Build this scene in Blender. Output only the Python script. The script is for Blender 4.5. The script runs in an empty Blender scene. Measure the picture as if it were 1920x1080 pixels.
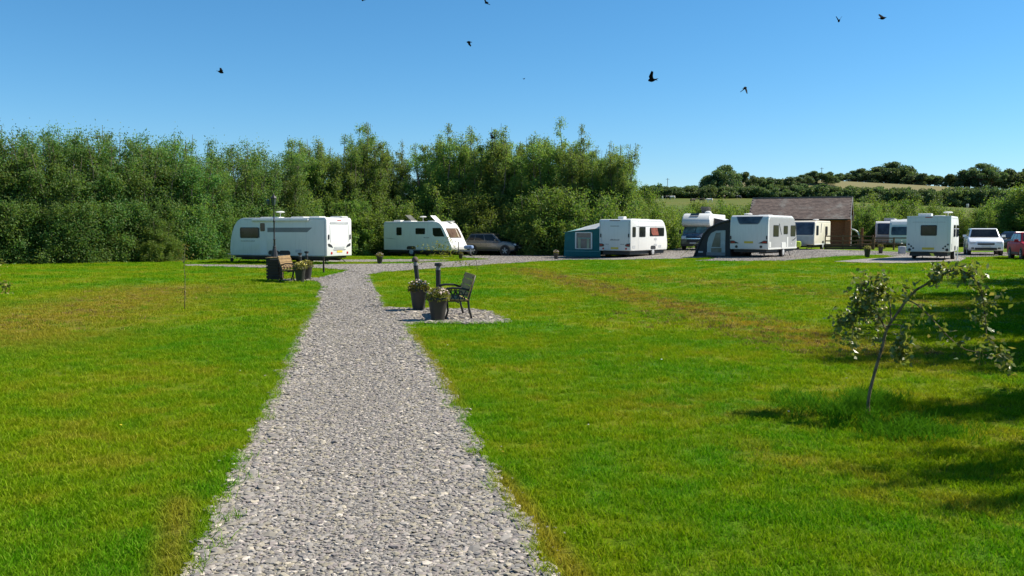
import bpy, bmesh, math, random
import numpy as np
from mathutils import Vector, Matrix

R = math.radians
SC = bpy.context.scene
C = SC.collection
RNG = np.random.default_rng(7)
random.seed(7)

# ------------------------------------------------------------------ camera, sky, sun, exposure
CAM_H = 1.85
F_PX = 1650.0                      # focal length in pixels of a 1920 wide picture
PITCH = R(3.74)
cam_d = bpy.data.cameras.new('camera')
cam_d.sensor_width = 36.0
cam_d.lens = F_PX / 1920.0 * 36.0
cam_d.clip_start = 0.05
cam_d.clip_end = 4000
cam = bpy.data.objects.new('camera', cam_d)
cam.location = (0, 0, CAM_H)
cam.rotation_euler = (R(90) - PITCH, 0, 0)
C.objects.link(cam)
SC.camera = cam

SUN_EL = R(45)
SUN_AZ = R(78)                     # clockwise from +Y (straight ahead) towards +X (right)
world = bpy.data.worlds.new('World')
SC.world = world
world.use_nodes = True
wn = world.node_tree
for n in list(wn.nodes):
    wn.nodes.remove(n)
wo = wn.nodes.new('ShaderNodeOutputWorld')
wb = wn.nodes.new('ShaderNodeBackground')
ws = wn.nodes.new('ShaderNodeTexSky')
ws.sky_type = 'NISHITA'
ws.sun_disc = False
ws.sun_elevation = SUN_EL
ws.sun_rotation = SUN_AZ
ws.altitude = 0
ws.air_density = 1.0
ws.dust_density = 0.0
ws.ozone_density = 10.0
wb.inputs['Strength'].default_value = 0.082
wh = wn.nodes.new('ShaderNodeHueSaturation')          # the phone's vivid colour, over the whole sky alike
wh.inputs['Saturation'].default_value = 1.10
wh.inputs['Hue'].default_value = 0.489
wn.links.new(ws.outputs['Color'], wh.inputs['Color'])
wn.links.new(wh.outputs['Color'], wb.inputs['Color'])
wn.links.new(wb.outputs['Background'], wo.inputs['Surface'])

sun_d = bpy.data.lights.new('sun', 'SUN')
sun_d.energy = 5.0
sun_d.angle = R(0.55)
sun_d.color = (1.0, 0.93, 0.80)
sun = bpy.data.objects.new('sun', sun_d)
sdir = Vector((math.sin(SUN_AZ) * math.cos(SUN_EL), math.cos(SUN_AZ) * math.cos(SUN_EL), math.sin(SUN_EL)))
sun.rotation_euler = sdir.to_track_quat('Z', 'Y').to_euler()
sun.location = sdir * 60
C.objects.link(sun)

SC.view_settings.view_transform = 'Standard'
SC.view_settings.look = 'None'
SC.view_settings.gamma = 1.0
SC.view_settings.exposure = 0.78
SC.view_settings.use_curve_mapping = False
SC.render.engine = 'CYCLES'
SC.cycles.max_bounces = 9
SC.cycles.diffuse_bounces = 6
SC.cycles.glossy_bounces = 2
SC.cycles.transmission_bounces = 6
SC.cycles.transparent_max_bounces = 9
SC.cycles.caustics_reflective = False
SC.cycles.caustics_refractive = False

# ------------------------------------------------------------------ terrain and placing helpers
def sst(a, b, x):
    t = np.clip((np.asarray(x, float) - a) / (b - a), 0, 1)
    return t * t * (3 - 2 * t)

def terrain(x, y):
    """height of the ground at x (right), y (ahead)"""
    x = np.asarray(x, float); y = np.asarray(y, float)
    z = 0.25 * sst(2, 14, x) * sst(18, 40, y)
    z = z + 0.012 * np.sin(x * 0.9 + 0.4 * y) * np.sin(y * 0.7 - 0.3 * x) * sst(3, 9, np.abs(x + 1.5))
    hedge = 15.0 - 0.052 * np.clip(x - 105, 0, 260)
    t = np.clip((y - 95) / 260, 0, 1)
    z = z + (hedge - 0.25) * t ** 1.25 + 6.0 * sst(355, 500, y)
    z = z + 11.0 * sst(70, 150, x) * sst(360, 460, y)
    return z

def tz(x, y):
    return float(terrain(x, y))

_cp, _sp = math.cos(PITCH), math.sin(PITCH)
def ray(px, py):
    u = (px - 960) / F_PX; v = (540 - py) / F_PX
    return Vector((u, _cp + v * _sp, -_sp + v * _cp))

def at(px, py, Y=None):
    """the point of the place seen at that spot of the photograph: on the ground, or at distance Y"""
    d = ray(px, py)
    if Y is not None:
        return Vector((0, 0, CAM_H)) + d * (Y / d.y)
    z = 0.0
    for _ in range(12):
        t = (z - CAM_H) / d.z
        p = Vector((0, 0, CAM_H)) + d * t
        z = tz(p.x, p.y)
    return Vector((p.x, p.y, z))

def on(px, Y):
    """ground point at distance Y under picture column px"""
    x = (px - 960) / F_PX * Y / _cp
    return Vector((x, Y, tz(x, Y)))

# ------------------------------------------------------------------ object helpers
def tag(o, label=None, cat=None, group=None, kind=None):
    if label: o['label'] = label
    if cat: o['category'] = cat
    if group: o['group'] = group
    if kind: o['kind'] = kind
    return o

def link(o, parent=None):
    C.objects.link(o)
    if parent is not None:
        o.parent = parent
    return o

def thing(name, label, cat, loc=(0, 0, 0), rz=0.0, group=None):
    o = bpy.data.objects.new(name, None)
    o.empty_display_size = 0.2
    o.location = loc
    o.rotation_euler = (0, 0, rz)
    link(o)
    return tag(o, label, cat, group)

def copy_tree(o, parent=None):
    c = o.copy()
    link(c)
    c.parent = parent
    for ch in list(o.children):
        copy_tree(ch, c)
    return c

class MB:
    def __init__(s):
        s.v = []; s.f = []; s.m = []
    def add(s, vs, fs, mi=0):
        b = len(s.v)
        s.v += [tuple(p) for p in vs]
        for f in fs:
            s.f.append(tuple(i + b for i in f)); s.m.append(mi)
        return s
    def box(s, c, size, rz=0.0, mi=0, mat=None):
        hx, hy, hz = size[0] / 2, size[1] / 2, size[2] / 2
        pts = [Vector((x, y, z)) for z in (-hz, hz) for y in (-hy, hy) for x in (-hx, hx)]
        m = mat if mat is not None else Matrix.Rotation(rz, 3, 'Z')
        pts = [m @ p + Vector(c) for p in pts]
        return s.add(pts, [(0, 2, 3, 1), (4, 5, 7, 6), (0, 1, 5, 4), (2, 6, 7, 3), (0, 4, 6, 2), (1, 3, 7, 5)], mi)
    def tube(s, pts, rad, n=8, mi=0, caps=True):
        pts = [Vector(p) for p in pts]
        if not hasattr(rad, '__len__'):
            rad = [rad] * len(pts)
        b = len(s.v); ref = None
        for i, p in enumerate(pts):
            t = (pts[min(i + 1, len(pts) - 1)] - pts[max(i - 1, 0)]).normalized()
            if ref is None:
                ref = Vector((0, 0, 1)) if abs(t.z) < 0.9 else Vector((1, 0, 0))
            a = t.cross(ref).normalized(); bb = t.cross(a).normalized()
            ref = -bb.cross(t).cross(t) if False else ref
            for k in range(n):
                an = 2 * math.pi * k / n
                q = p + (a * math.cos(an) + bb * math.sin(an)) * rad[i]
                s.v.append(tuple(q))
        for i in range(len(pts) - 1):
            for k in range(n):
                k2 = (k + 1) % n
                s.f.append((b + i * n + k, b + i * n + k2, b + (i + 1) * n + k2, b + (i + 1) * n + k)); s.m.append(mi)
        if caps:
            s.f.append(tuple(b + k for k in range(n))[::-1]); s.m.append(mi)
            e = b + (len(pts) - 1) * n
            s.f.append(tuple(e + k for k in range(n))); s.m.append(mi)
        return s
    def lathe(s, prof, n=16, c=(0, 0, 0), mi=0, axis='Z', cap=True):
        b = len(s.v)
        for r, h in prof:
            for k in range(n):
                a = 2 * math.pi * k / n
                if axis == 'Z':
                    s.v.append((c[0] + r * math.cos(a), c[1] + r * math.sin(a), c[2] + h))
                elif axis == 'Y':
                    s.v.append((c[0] + r * math.cos(a), c[1] + h, c[2] + r * math.sin(a)))
                else:
                    s.v.append((c[0] + h, c[1] + r * math.cos(a), c[2] + r * math.sin(a)))
        for i in range(len(prof) - 1):
            for k in range(n):
                k2 = (k + 1) % n
                s.f.append((b + i * n + k, b + i * n + k2, b + (i + 1) * n + k2, b + (i + 1) * n + k)); s.m.append(mi)
        if cap:
            s.f.append(tuple(b + k for k in range(n))[::-1]); s.m.append(mi)
            e = b + (len(prof) - 1) * n
            s.f.append(tuple(e + k for k in range(n))); s.m.append(mi)
        return s
    def prism(s, prof, y0, y1, mi=0):
        """side outline (x, z) drawn out along y"""
        n = len(prof); b = len(s.v)
        s.v += [(p[0], y0, p[1]) for p in prof] + [(p[0], y1, p[1]) for p in prof]
        for k in range(n):
            k2 = (k + 1) % n
            s.f.append((b + k, b + k2, b + n + k2, b + n + k)); s.m.append(mi)
        s.f.append(tuple(b + k for k in range(n))[::-1]); s.m.append(mi)
        s.f.append(tuple(b + n + k for k in range(n))); s.m.append(mi)
        return s
    def build(s, name, mat, parent=None, bevel=0.0, seg=2, smooth=False, loc=None, fixn=True):
        me = bpy.data.meshes.new(name)
        me.from_pydata(s.v, [], s.f)
        mats = mat if isinstance(mat, (list, tuple)) else [mat]
        for m in mats:
            me.materials.append(m)
        if len(mats) > 1:
            me.polygons.foreach_set('material_index', s.m)
        if bevel or fixn:
            bm = bmesh.new(); bm.from_mesh(me)
            if fixn:
                bmesh.ops.recalc_face_normals(bm, faces=bm.faces)
            if bevel:
                es = [e for e in bm.edges if len(e.link_faces) == 2 and e.calc_face_angle(0) > R(28)]
                bmesh.ops.bevel(bm, geom=es, offset=bevel, segments=seg, profile=0.5, affect='EDGES', clamp_overlap=True)
            bm.to_mesh(me); bm.free()
        if smooth:
            me.polygons.foreach_set('use_smooth', [True] * len(me.polygons))
            if bevel or smooth == 'auto':
                try:
                    me.set_sharp_from_angle(angle=R(40))
                except Exception:
                    pass
        me.update()
        o = bpy.data.objects.new(name, me)
        if loc is not None:
            o.location = loc
        return link(o, parent)

def fast_mesh(name, V, F, mat, n_per=4, smooth=False):
    """big mesh from numpy arrays, all faces with n_per corners"""
    me = bpy.data.meshes.new(name)
    V = np.asarray(V, np.float32); F = np.asarray(F, np.int32)
    me.vertices.add(len(V)); me.vertices.foreach_set('co', V.ravel())
    me.loops.add(F.size); me.loops.foreach_set('vertex_index', F.ravel())
    me.polygons.add(len(F))
    me.polygons.foreach_set('loop_start', np.arange(0, F.size, n_per, dtype=np.int32))
    me.polygons.foreach_set('loop_total', np.full(len(F), n_per, dtype=np.int32))
    me.materials.append(mat)
    me.update(calc_edges=True)
    me.validate()
    if smooth:
        me.polygons.foreach_set('use_smooth', [True] * len(me.polygons))
    return me

# ------------------------------------------------------------------ materials
def new_mat(name):
    m = bpy.data.materials.new(name); m.use_nodes = True
    nt = m.node_tree
    for n in list(nt.nodes):
        nt.nodes.remove(n)
    out = nt.nodes.new('ShaderNodeOutputMaterial')
    return m, nt, out

def sock(nt, node_in, val):
    if hasattr(val, 'is_linked') or hasattr(val, 'links'):
        nt.links.new(val, node_in)
    else:
        node_in.default_value = val

def mth(nt, op, a, b=0.0, c=None, clamp=False):
    n = nt.nodes.new('ShaderNodeMath'); n.operation = op; n.use_clamp = clamp
    sock(nt, n.inputs[0], a); sock(nt, n.inputs[1], b)
    if c is not None: sock(nt, n.inputs[2], c)
    return n.outputs[0]

def mix(nt, fac, a, b, blend='MIX'):
    n = nt.nodes.new('ShaderNodeMix'); n.data_type = 'RGBA'; n.blend_type = blend
    sock(nt, n.inputs['Factor'], fac)
    for nm, v in (('A', a), ('B', b)):
        i = [x for x in n.inputs if x.name == nm and x.type == 'RGBA'][0]
        sock(nt, i, (*v, 1) if isinstance(v, tuple) and len(v) == 3 else v)
    return [x for x in n.outputs if x.type == 'RGBA'][0]

def noise(nt, vec, scale, detail=3, rough=0.55, dist=0.0):
    n = nt.nodes.new('ShaderNodeTexNoise')
    n.inputs['Scale'].default_value = scale; n.inputs['Detail'].default_value = detail
    n.inputs['Roughness'].default_value = rough; n.inputs['Distortion'].default_value = dist
    if vec is not None: nt.links.new(vec, n.inputs['Vector'])
    return n.outputs['Fac']

def ramp(nt, fac, lo, hi):
    n = nt.nodes.new('ShaderNodeMapRange'); n.interpolation_type = 'SMOOTHSTEP'
    sock(nt, n.inputs['Value'], fac)
    n.inputs['From Min'].default_value = lo; n.inputs['From Max'].default_value = hi
    return n.outputs['Result']

def principled(nt, out, color, rough=0.6, metal=0.0, spec=0.5, bump=None, coat=0.0):
    p = nt.nodes.new('ShaderNodeBsdfPrincipled')
    sock(nt, p.inputs['Base Color'], (*color, 1) if isinstance(color, tuple) and len(color) == 3 else color)
    sock(nt, p.inputs['Roughness'], rough)
    p.inputs['Metallic'].default_value = metal
    p.inputs['Specular IOR Level'].default_value = spec
    p.inputs['Coat Weight'].default_value = coat
    if bump is not None:
        b = nt.nodes.new('ShaderNodeBump'); b.inputs['Strength'].default_value = bump[1]; b.inputs['Distance'].default_value = bump[2]
        nt.links.new(bump[0], b.inputs['Height']); nt.links.new(b.outputs['Normal'], p.inputs['Normal'])
    nt.links.new(p.outputs[0], out.inputs['Surface'])
    return p

def coords(nt, kind='Object'):
    return nt.nodes.new('ShaderNodeTexCoord').outputs[kind]

def plain(name, col, rough=0.5, metal=0.0, var=0.12, scale=3.0, spec=0.5, coat=0.0, bump=0.0):
    """painted or moulded surface with slight grime and tone variation"""
    m, nt, out = new_mat(name)
    co = coords(nt)
    n = noise(nt, co, scale, 4)
    c = mix(nt, ramp(nt, n, 0.35, 0.7), tuple(x * (1 - var) for x in col), tuple(min(1, x * (1 + var * 0.4)) for x in col))
    r = mth(nt, 'MULTIPLY_ADD', n, 0.2, rough - 0.1)
    principled(nt, out, c, r, metal, spec, (noise(nt, co, scale * 12, 3), bump, 0.01) if bump else None, coat)
    return m

M = {}
def gel_coat(name, col):
    """caravan wall: faint vertical rain streaks and dull patches"""
    m, nt, out = new_mat(name)
    co = coords(nt)
    mp = nt.nodes.new('ShaderNodeMapping'); mp.inputs['Scale'].default_value = (5, 5, 0.45); nt.links.new(co, mp.inputs['Vector'])
    st = noise(nt, mp.outputs[0], 2.2, 4, 0.6)
    big = noise(nt, co, 0.9, 3)
    c = mix(nt, mth(nt, 'MULTIPLY', ramp(nt, st, 0.48, 0.75), 0.30), col, tuple(x * 0.66 for x in (col[0], col[1] * 1.0, col[2] * 0.93)))
    c = mix(nt, mth(nt, 'MULTIPLY', ramp(nt, big, 0.4, 0.7), 0.18), c, tuple(x * 0.8 for x in col))
    principled(nt, out, c, mth(nt, 'MULTIPLY_ADD', big, 0.25, 0.25), 0, 0.4)
    return m
M['white'] = gel_coat('caravan_white', (0.66, 0.66, 0.64))
M['cream'] = gel_coat('caravan_cream', (0.70, 0.64, 0.52))
M['pale_grey'] = plain('caravan_grey_side', (0.33, 0.33, 0.33), 0.4, var=0.06, scale=1.3)
M['mid_grey'] = plain('graphic_grey', (0.17, 0.17, 0.18), 0.4)
M['light_grey'] = plain('trim_grey', (0.42, 0.43, 0.44), 0.5)
M['dark'] = plain('dark_plastic', (0.02, 0.02, 0.022), 0.55)
M['rubber'] = plain('tyre_rubber', (0.018, 0.018, 0.018), 0.85, bump=0.2)
M['metal'] = plain('galvanised_metal', (0.45, 0.46, 0.47), 0.45, metal=0.8)
M['red'] = plain('red_lens', (0.45, 0.02, 0.02), 0.2)
M['amber'] = plain('amber_lens', (0.6, 0.2, 0.03), 0.2)
M['yellow'] = plain('yellow_plate', (0.62, 0.46, 0.05), 0.5)
M['black_iron'] = plain('black_iron', (0.022, 0.022, 0.024), 0.5, metal=0.2)
M['pot'] = plain('dark_pot', (0.035, 0.033, 0.03), 0.6, var=0.25, scale=6)
M['soil'] = plain('soil', (0.04, 0.028, 0.018), 0.95, var=0.4, scale=20)
M['green_canvas'] = plain('green_canvas', (0.010, 0.125, 0.130), 0.85, var=0.15, bump=0.15)
M['pale_canvas'] = plain('pale_canvas', (0.42, 0.45, 0.47), 0.85, var=0.1, bump=0.1)
M['blue_canvas'] = plain('blue_green_canvas', (0.16, 0.36, 0.36), 0.85, var=0.1)
M['black_canvas'] = plain('charcoal_canvas', (0.03, 0.032, 0.036), 0.8, var=0.15, bump=0.15)
M['window_fabric'] = plain('awning_window_fabric', (0.35, 0.40, 0.42), 0.5, var=0.15)
M['plastic_pane'] = plain('clear_awning_plastic', (0.10, 0.12, 0.13), 0.15, var=0.4, scale=2)
M['curtain'] = plain('curtain', (0.34, 0.38, 0.26), 0.9, var=0.2, scale=6)
M['car_silver'] = plain('grey_car_paint', (0.13, 0.12, 0.11), 0.3, metal=0.5, var=0.03, coat=0.6)
M['car_white'] = plain('white_car_paint', (0.80, 0.80, 0.80), 0.25, var=0.03, coat=0.6)
M['car_red'] = plain('red_car_paint', (0.36, 0.008, 0.016), 0.5, var=0.03, spec=0.25)
M['car_black'] = plain('dark_car_paint', (0.02, 0.024, 0.035), 0.25, var=0.03, coat=0.7)
M['cab_grey'] = plain('cab_grey_paint', (0.16, 0.17, 0.19), 0.28, metal=0.5, var=0.03, coat=0.6)
M['chrome'] = plain('chrome', (0.7, 0.7, 0.7), 0.15, metal=1.0, var=0.03)
M['lens'] = plain('headlamp_lens', (0.6, 0.62, 0.64), 0.12, var=0.1)
M['bird'] = plain('black_feathers', (0.004, 0.004, 0.005), 0.9, spec=0.1)
M['hi_vis'] = plain('hi_vis_yellow', (0.55, 0.68, 0.05), 0.7)
M['blue_cover'] = plain('blue_white_cover', (0.20, 0.30, 0.50), 0.7, var=0.5, scale=5)
M['tinted_vent'] = plain('tinted_rooflight', (0.13, 0.13, 0.12), 0.2, var=0.2)

def glass_mat(name, col, rough=0.08):
    m, nt, out = new_mat(name)
    n = noise(nt, coords(nt), 1.6, 2)
    c = mix(nt, ramp(nt, n, 0.3, 0.7), tuple(x * 0.6 for x in col), tuple(x * 1.5 for x in col))
    principled(nt, out, c, rough, 0, 0.35)
    return m
M['glass'] = glass_mat('tinted_window', (0.012, 0.014, 0.014))
M['glass_brown'] = glass_mat('window_with_curtains', (0.09, 0.06, 0.045))
M['glass_green'] = glass_mat('screen_blind', (0.14, 0.24, 0.24), 0.15)
M['glass_blue'] = glass_mat('smoked_blue_window', (0.05, 0.065, 0.085))
M['red_curtain'] = plain('red_brown_curtain', (0.26, 0.06, 0.03), 0.7, var=0.4, scale=4)

def wood_mat(name, c1, c2, rough=0.75):
    m, nt, out = new_mat(name)
    co = coords(nt)
    mp = nt.nodes.new('ShaderNodeMapping'); mp.inputs['Scale'].default_value = (1.5, 14, 14)
    nt.links.new(co, mp.inputs['Vector'])
    n = noise(nt, mp.outputs[0], 3, 5, 0.6, 0.6)
    big = noise(nt, co, 2.2, 2)
    c = mix(nt, ramp(nt, n, 0.3, 0.72), c1, c2)
    c = mix(nt, mth(nt, 'MULTIPLY', ramp(nt, big, 0.45, 0.75), 0.45), c, tuple(x * 0.55 for x in c1))
    principled(nt, out, c, rough, 0, 0.3, (n, 0.35, 0.004))
    return m
M['wood_tan'] = wood_mat('sunbleached_slats', (0.17, 0.11, 0.05), (0.29, 0.195, 0.09))
M['wood_olive'] = wood_mat('weathered_olive_slats', (0.32, 0.21, 0.07), (0.44, 0.31, 0.12))
M['wood_dark'] = wood_mat('dark_stained_wood', (0.04, 0.026, 0.018), (0.075, 0.05, 0.033))
M['wood_fence'] = wood_mat('brown_fence_wood', (0.10, 0.055, 0.03), (0.18, 0.105, 0.06))
M['pole_wood'] = wood_mat('pole_wood', (0.07, 0.05, 0.035), (0.12, 0.09, 0.065))

def bark_mat(name, c1, c2):
    m, nt, out = new_mat(name)
    co = coords(nt)
    mp = nt.nodes.new('ShaderNodeMapping'); mp.inputs['Scale'].default_value = (9, 9, 2.5)
    nt.links.new(co, mp.inputs['Vector'])
    n = noise(nt, mp.outputs[0], 4, 5, 0.65)
    principled(nt, out, mix(nt, ramp(nt, n, 0.3, 0.7), c1, c2), 0.95, 0, 0.05, (n, 0.6, 0.01))
    return m
M['bark'] = bark_mat('grey_bark', (0.07, 0.055, 0.042), (0.20, 0.17, 0.135))
M['apple_bark'] = bark_mat('apple_bark', (0.07, 0.05, 0.032), (0.27, 0.205, 0.13))

def leaf_mat(name, c1, c2, c3, trans=0.35, rough=0.55, spec=0.25, scale=0.5, world=False):
    """foliage: tone varies from leaf to leaf, in clumps, and from plant to plant"""
    m, nt, out = new_mat(name)
    geo = nt.nodes.new('ShaderNodeNewGeometry')
    oi = nt.nodes.new('ShaderNodeObjectInfo')
    clump = noise(nt, geo.outputs['Position'], scale, 3)
    c = mix(nt, ramp(nt, clump, 0.36, 0.66), c1, c2)
    c = mix(nt, mth(nt, 'POWER', geo.outputs['Random Per Island'], 2.6), c, c3)
    hs = nt.nodes.new('ShaderNodeHueSaturation')
    nt.links.new(c, hs.inputs['Color'])
    sock(nt, hs.inputs['Value'], mth(nt, 'MULTIPLY_ADD', oi.outputs['Random'], 0.45, 0.78))
    sock(nt, hs.inputs['Hue'], mth(nt, 'MULTIPLY_ADD', oi.outputs['Random'], 0.022, 0.489))
    p = nt.nodes.new('ShaderNodeBsdfPrincipled')
    nt.links.new(hs.outputs[0], p.inputs['Base Color'])
    p.inputs['Roughness'].default_value = rough
    p.inputs['Specular IOR Level'].default_value = spec
    t = nt.nodes.new('ShaderNodeBsdfTranslucent')
    tc = mix(nt, 1.0, hs.outputs[0], (1.3, 1.25, 0.6), 'MULTIPLY')
    nt.links.new(tc, t.inputs['Color'])
    ms = nt.nodes.new('ShaderNodeMixShader'); ms.inputs[0].default_value = trans
    nt.links.new(p.outputs[0], ms.inputs[1]); nt.links.new(t.outputs[0], ms.inputs[2])
    nt.links.new(ms.outputs[0], out.inputs['Surface'])
    return m
M['willow_leaf'] = leaf_mat('willow_leaves', (0.115, 0.240, 0.055), (0.175, 0.265, 0.062), (0.22, 0.26, 0.09), 0.52)
M['belt_leaf'] = leaf_mat('belt_leaves', (0.082, 0.205, 0.055), (0.130, 0.235, 0.058), (0.17, 0.20, 0.065), 0.5)
M['shrub_leaf'] = leaf_mat('shrub_leaves', (0.100, 0.210, 0.042), (0.155, 0.240, 0.046), (0.19, 0.23, 0.06), 0.5)
M['oak_leaf'] = leaf_mat('oak_leaves', (0.062, 0.125, 0.062), (0.100, 0.155, 0.070), (0.12, 0.15, 0.07), 0.4, scale=0.12)
M['hedge_leaf'] = leaf_mat('hedge_leaves', (0.066, 0.135, 0.058), (0.108, 0.165, 0.062), (0.13, 0.16, 0.07), 0.4, scale=0.10)
M['apple_leaf'] = leaf_mat('apple_leaves', (0.110, 0.165, 0.034), (0.15, 0.19, 0.04), (0.22, 0.19, 0.07), 0.4, 0.38, 0.6, 6.0)
M['pot_leaf'] = leaf_mat('pot_plant_leaves', (0.10, 0.13, 0.02), (0.20, 0.18, 0.03), (0.26, 0.22, 0.05), 0.3, scale=5)
M['apple'] = plain('apple_skin', (0.50, 0.42, 0.16), 0.35, var=0.35, scale=14)

# ------------------------------------------------------------------ lawn material (shared by the soil sheet and the blades)
def lawn_color(nt, blade):
    geo = nt.nodes.new('ShaderNodeNewGeometry')
    P = geo.outputs['Position']
    sep = nt.nodes.new('ShaderNodeSeparateXYZ'); nt.links.new(P, sep.inputs[0])
    X, Y = sep.outputs[0], sep.outputs[1]
    n1 = noise(nt, P, 0.33, 4); n2 = noise(nt, P, 2.1, 4); n3 = noise(nt, P, 9.0, 3)
    if blade:
        ga, gb, dryc = (0.080, 0.255, 0.002), (0.205, 0.300, 0.002), (0.33, 0.245, 0.035)
    else:
        ga, gb, dryc = (0.075, 0.200, 0.002), (0.180, 0.235, 0.002), (0.26, 0.185, 0.028)
    f = mth(nt, 'ADD', mth(nt, 'MULTIPLY', n1, 0.75), mth(nt, 'MULTIPLY', n2, 0.35))
    col = mix(nt, ramp(nt, f, 0.42, 0.66), ga, gb)
    wob = mth(nt, 'MULTIPLY', mth(nt, 'SUBTRACT', noise(nt, P, 0.5, 3), 0.5), 2.2)
    dry = None
    lines = [((0.3, 43), (5.6, 12.2), 1.7, 1.0, 0.45), ((3.0, 38), (11.5, 20), 2.2, 0.6, 0.48),
             ((-11.2, 30), (-9.2, 13.5), 4.0, 0.8, 0.40), ((-1.75, 15.6), (-0.55, 9.2), 0.16, 0.55, 0.34),
             ((-0.12, 6.6), (0.42, 4.2), 0.18, 0.7, 0.30), ((-2.3, 6.0), (-1.75, 4.4), 0.2, 0.6, 0.3),
             ((1.2, 9.5), (5.2, 7.4), 1.1, 0.5, 0.5), ((1.8, 7.6), (3.8, 4.6), 0.7, 0.5, 0.5)]
    for (a, b, w, amp, thr) in lines:
        dx, dy = b[0] - a[0], b[1] - a[1]; L = math.hypot(dx, dy); dx /= L; dy /= L
        along = mth(nt, 'ADD', mth(nt, 'MULTIPLY', mth(nt, 'SUBTRACT', X, a[0]), dx), mth(nt, 'MULTIPLY', mth(nt, 'SUBTRACT', Y, a[1]), dy))
        perp = mth(nt, 'ADD', mth(nt, 'MULTIPLY', mth(nt, 'SUBTRACT', X, a[0]), -dy), mth(nt, 'MULTIPLY', mth(nt, 'SUBTRACT', Y, a[1]), dx))
        k = min(1.0, w)
        perp = mth(nt, 'ABSOLUTE', mth(nt, 'ADD', perp, mth(nt, 'MULTIPLY', wob, 0.35 * k)))
        msk = ramp(nt, perp, w, 0.0)
        msk = mth(nt, 'MULTIPLY', msk, ramp(nt, along, -0.12 * L, 0.12 * L))
        msk = mth(nt, 'MULTIPLY', msk, ramp(nt, along, 1.12 * L, 0.9 * L))
        g = mth(nt, 'ADD', mth(nt, 'MULTIPLY', n2, 0.65), mth(nt, 'MULTIPLY', n3, 0.35))
        msk = mth(nt, 'MULTIPLY', mth(nt, 'MULTIPLY', msk, ramp(nt, g, thr - 0.10, thr + 0.12)), amp)
        dry = msk if dry is None else mth(nt, 'MAXIMUM', dry, msk)
    gen = mth(nt, 'MULTIPLY', ramp(nt, mth(nt, 'MULTIPLY', n2, n1), 0.27, 0.42), 0.38)
    dry = mth(nt, 'MAXIMUM', dry, gen)
    col = mix(nt, dry, col, dryc)
    speck = ramp(nt, noise(nt, P, 4.5, 4, 0.7), 0.66, 0.76)
    col = mix(nt, mth(nt, 'MULTIPLY', mth(nt, 'MULTIPLY', speck, dry), 0.8), col, (0.055, 0.035, 0.016))
    return geo, P, col, n3

m, nt, out = new_mat('lawn_turf')
geo, P, col, n3 = lawn_color(nt, False)
fine = noise(nt, P, 45, 4, 0.7)
col = mix(nt, mth(nt, 'MULTIPLY', ramp(nt, fine, 0.62, 0.38), 0.55), col, mix(nt, 0.6, col, (0.02, 0.02, 0.005)))
principled(nt, out, col, 0.95, 0, 0.1, (mth(nt, 'ADD', fine, mth(nt, 'MULTIPLY', n3, 1.5)), 0.9, 0.05))
M['lawn'] = m

m, nt, out = new_mat('grass_blades')
geo, P, col, n3 = lawn_color(nt, True)
rp = geo.outputs['Random Per Island']
col = mix(nt, mth(nt, 'MULTIPLY', mth(nt, 'POWER', rp, 6.0), 0.5), col, (0.34, 0.32, 0.06))
hs = nt.nodes.new('ShaderNodeHueSaturation'); nt.links.new(col, hs.inputs['Color'])
sock(nt, hs.inputs['Value'], mth(nt, 'MULTIPLY_ADD', rp, 0.5, 0.72))
p = nt.nodes.new('ShaderNodeBsdfPrincipled'); nt.links.new(hs.outputs[0], p.inputs['Base Color'])
p.inputs['Roughness'].default_value = 0.8; p.inputs['Specular IOR Level'].default_value = 0.06
t = nt.nodes.new('ShaderNodeBsdfTranslucent')
nt.links.new(mix(nt, 1.0, hs.outputs[0], (1.2, 1.2, 0.5), 'MULTIPLY'), t.inputs['Color'])
ms = nt.nodes.new('ShaderNodeMixShader'); ms.inputs[0].default_value = 0.4
nt.links.new(p.outputs[0], ms.inputs[1]); nt.links.new(t.outputs[0], ms.inputs[2]); nt.links.new(ms.outputs[0], out.inputs['Surface'])
M['blade'] = m

m, nt, out = new_mat('tall_grass_blades')
geo = nt.nodes.new('ShaderNodeNewGeometry')
c = mix(nt, geo.outputs['Random Per Island'], (0.040, 0.15, 0.004), (0.085, 0.22, 0.006))
p = nt.nodes.new('ShaderNodeBsdfPrincipled'); nt.links.new(c, p.inputs['Base Color'])
p.inputs['Roughness'].default_value = 0.8; p.inputs['Specular IOR Level'].default_value = 0.05
t = nt.nodes.new('ShaderNodeBsdfTranslucent'); nt.links.new(c, t.inputs['Color'])
ms = nt.nodes.new('ShaderNodeMixShader'); ms.inputs[0].default_value = 0.4
nt.links.new(p.outputs[0], ms.inputs[1]); nt.links.new(t.outputs[0], ms.inputs[2]); nt.links.new(ms.outputs[0], out.inputs['Surface'])
M['tall_blade'] = m

m, nt, out = new_mat('pasture')
geo = nt.nodes.new('ShaderNodeNewGeometry'); P = geo.outputs['Position']
sep = nt.nodes.new('ShaderNodeSeparateXYZ'); nt.links.new(P, sep.inputs[0])
n = noise(nt, P, 0.03, 5); n2 = noise(nt, P, 0.4, 4)
c = mix(nt, ramp(nt, n, 0.35, 0.65), (0.085, 0.115, 0.022), (0.125, 0.125, 0.030))
c = mix(nt, mth(nt, 'MULTIPLY', ramp(nt, n2, 0.4, 0.7), 0.4), c, (0.065, 0.095, 0.018))
c = mix(nt, ramp(nt, sep.outputs[1], 392, 402), c, (0.17, 0.155, 0.07))          # the ripe field above the hedge
principled(nt, out, c, 0.95, 0, 0.1, (n2, 0.6, 0.3))
M['pasture'] = m

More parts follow.
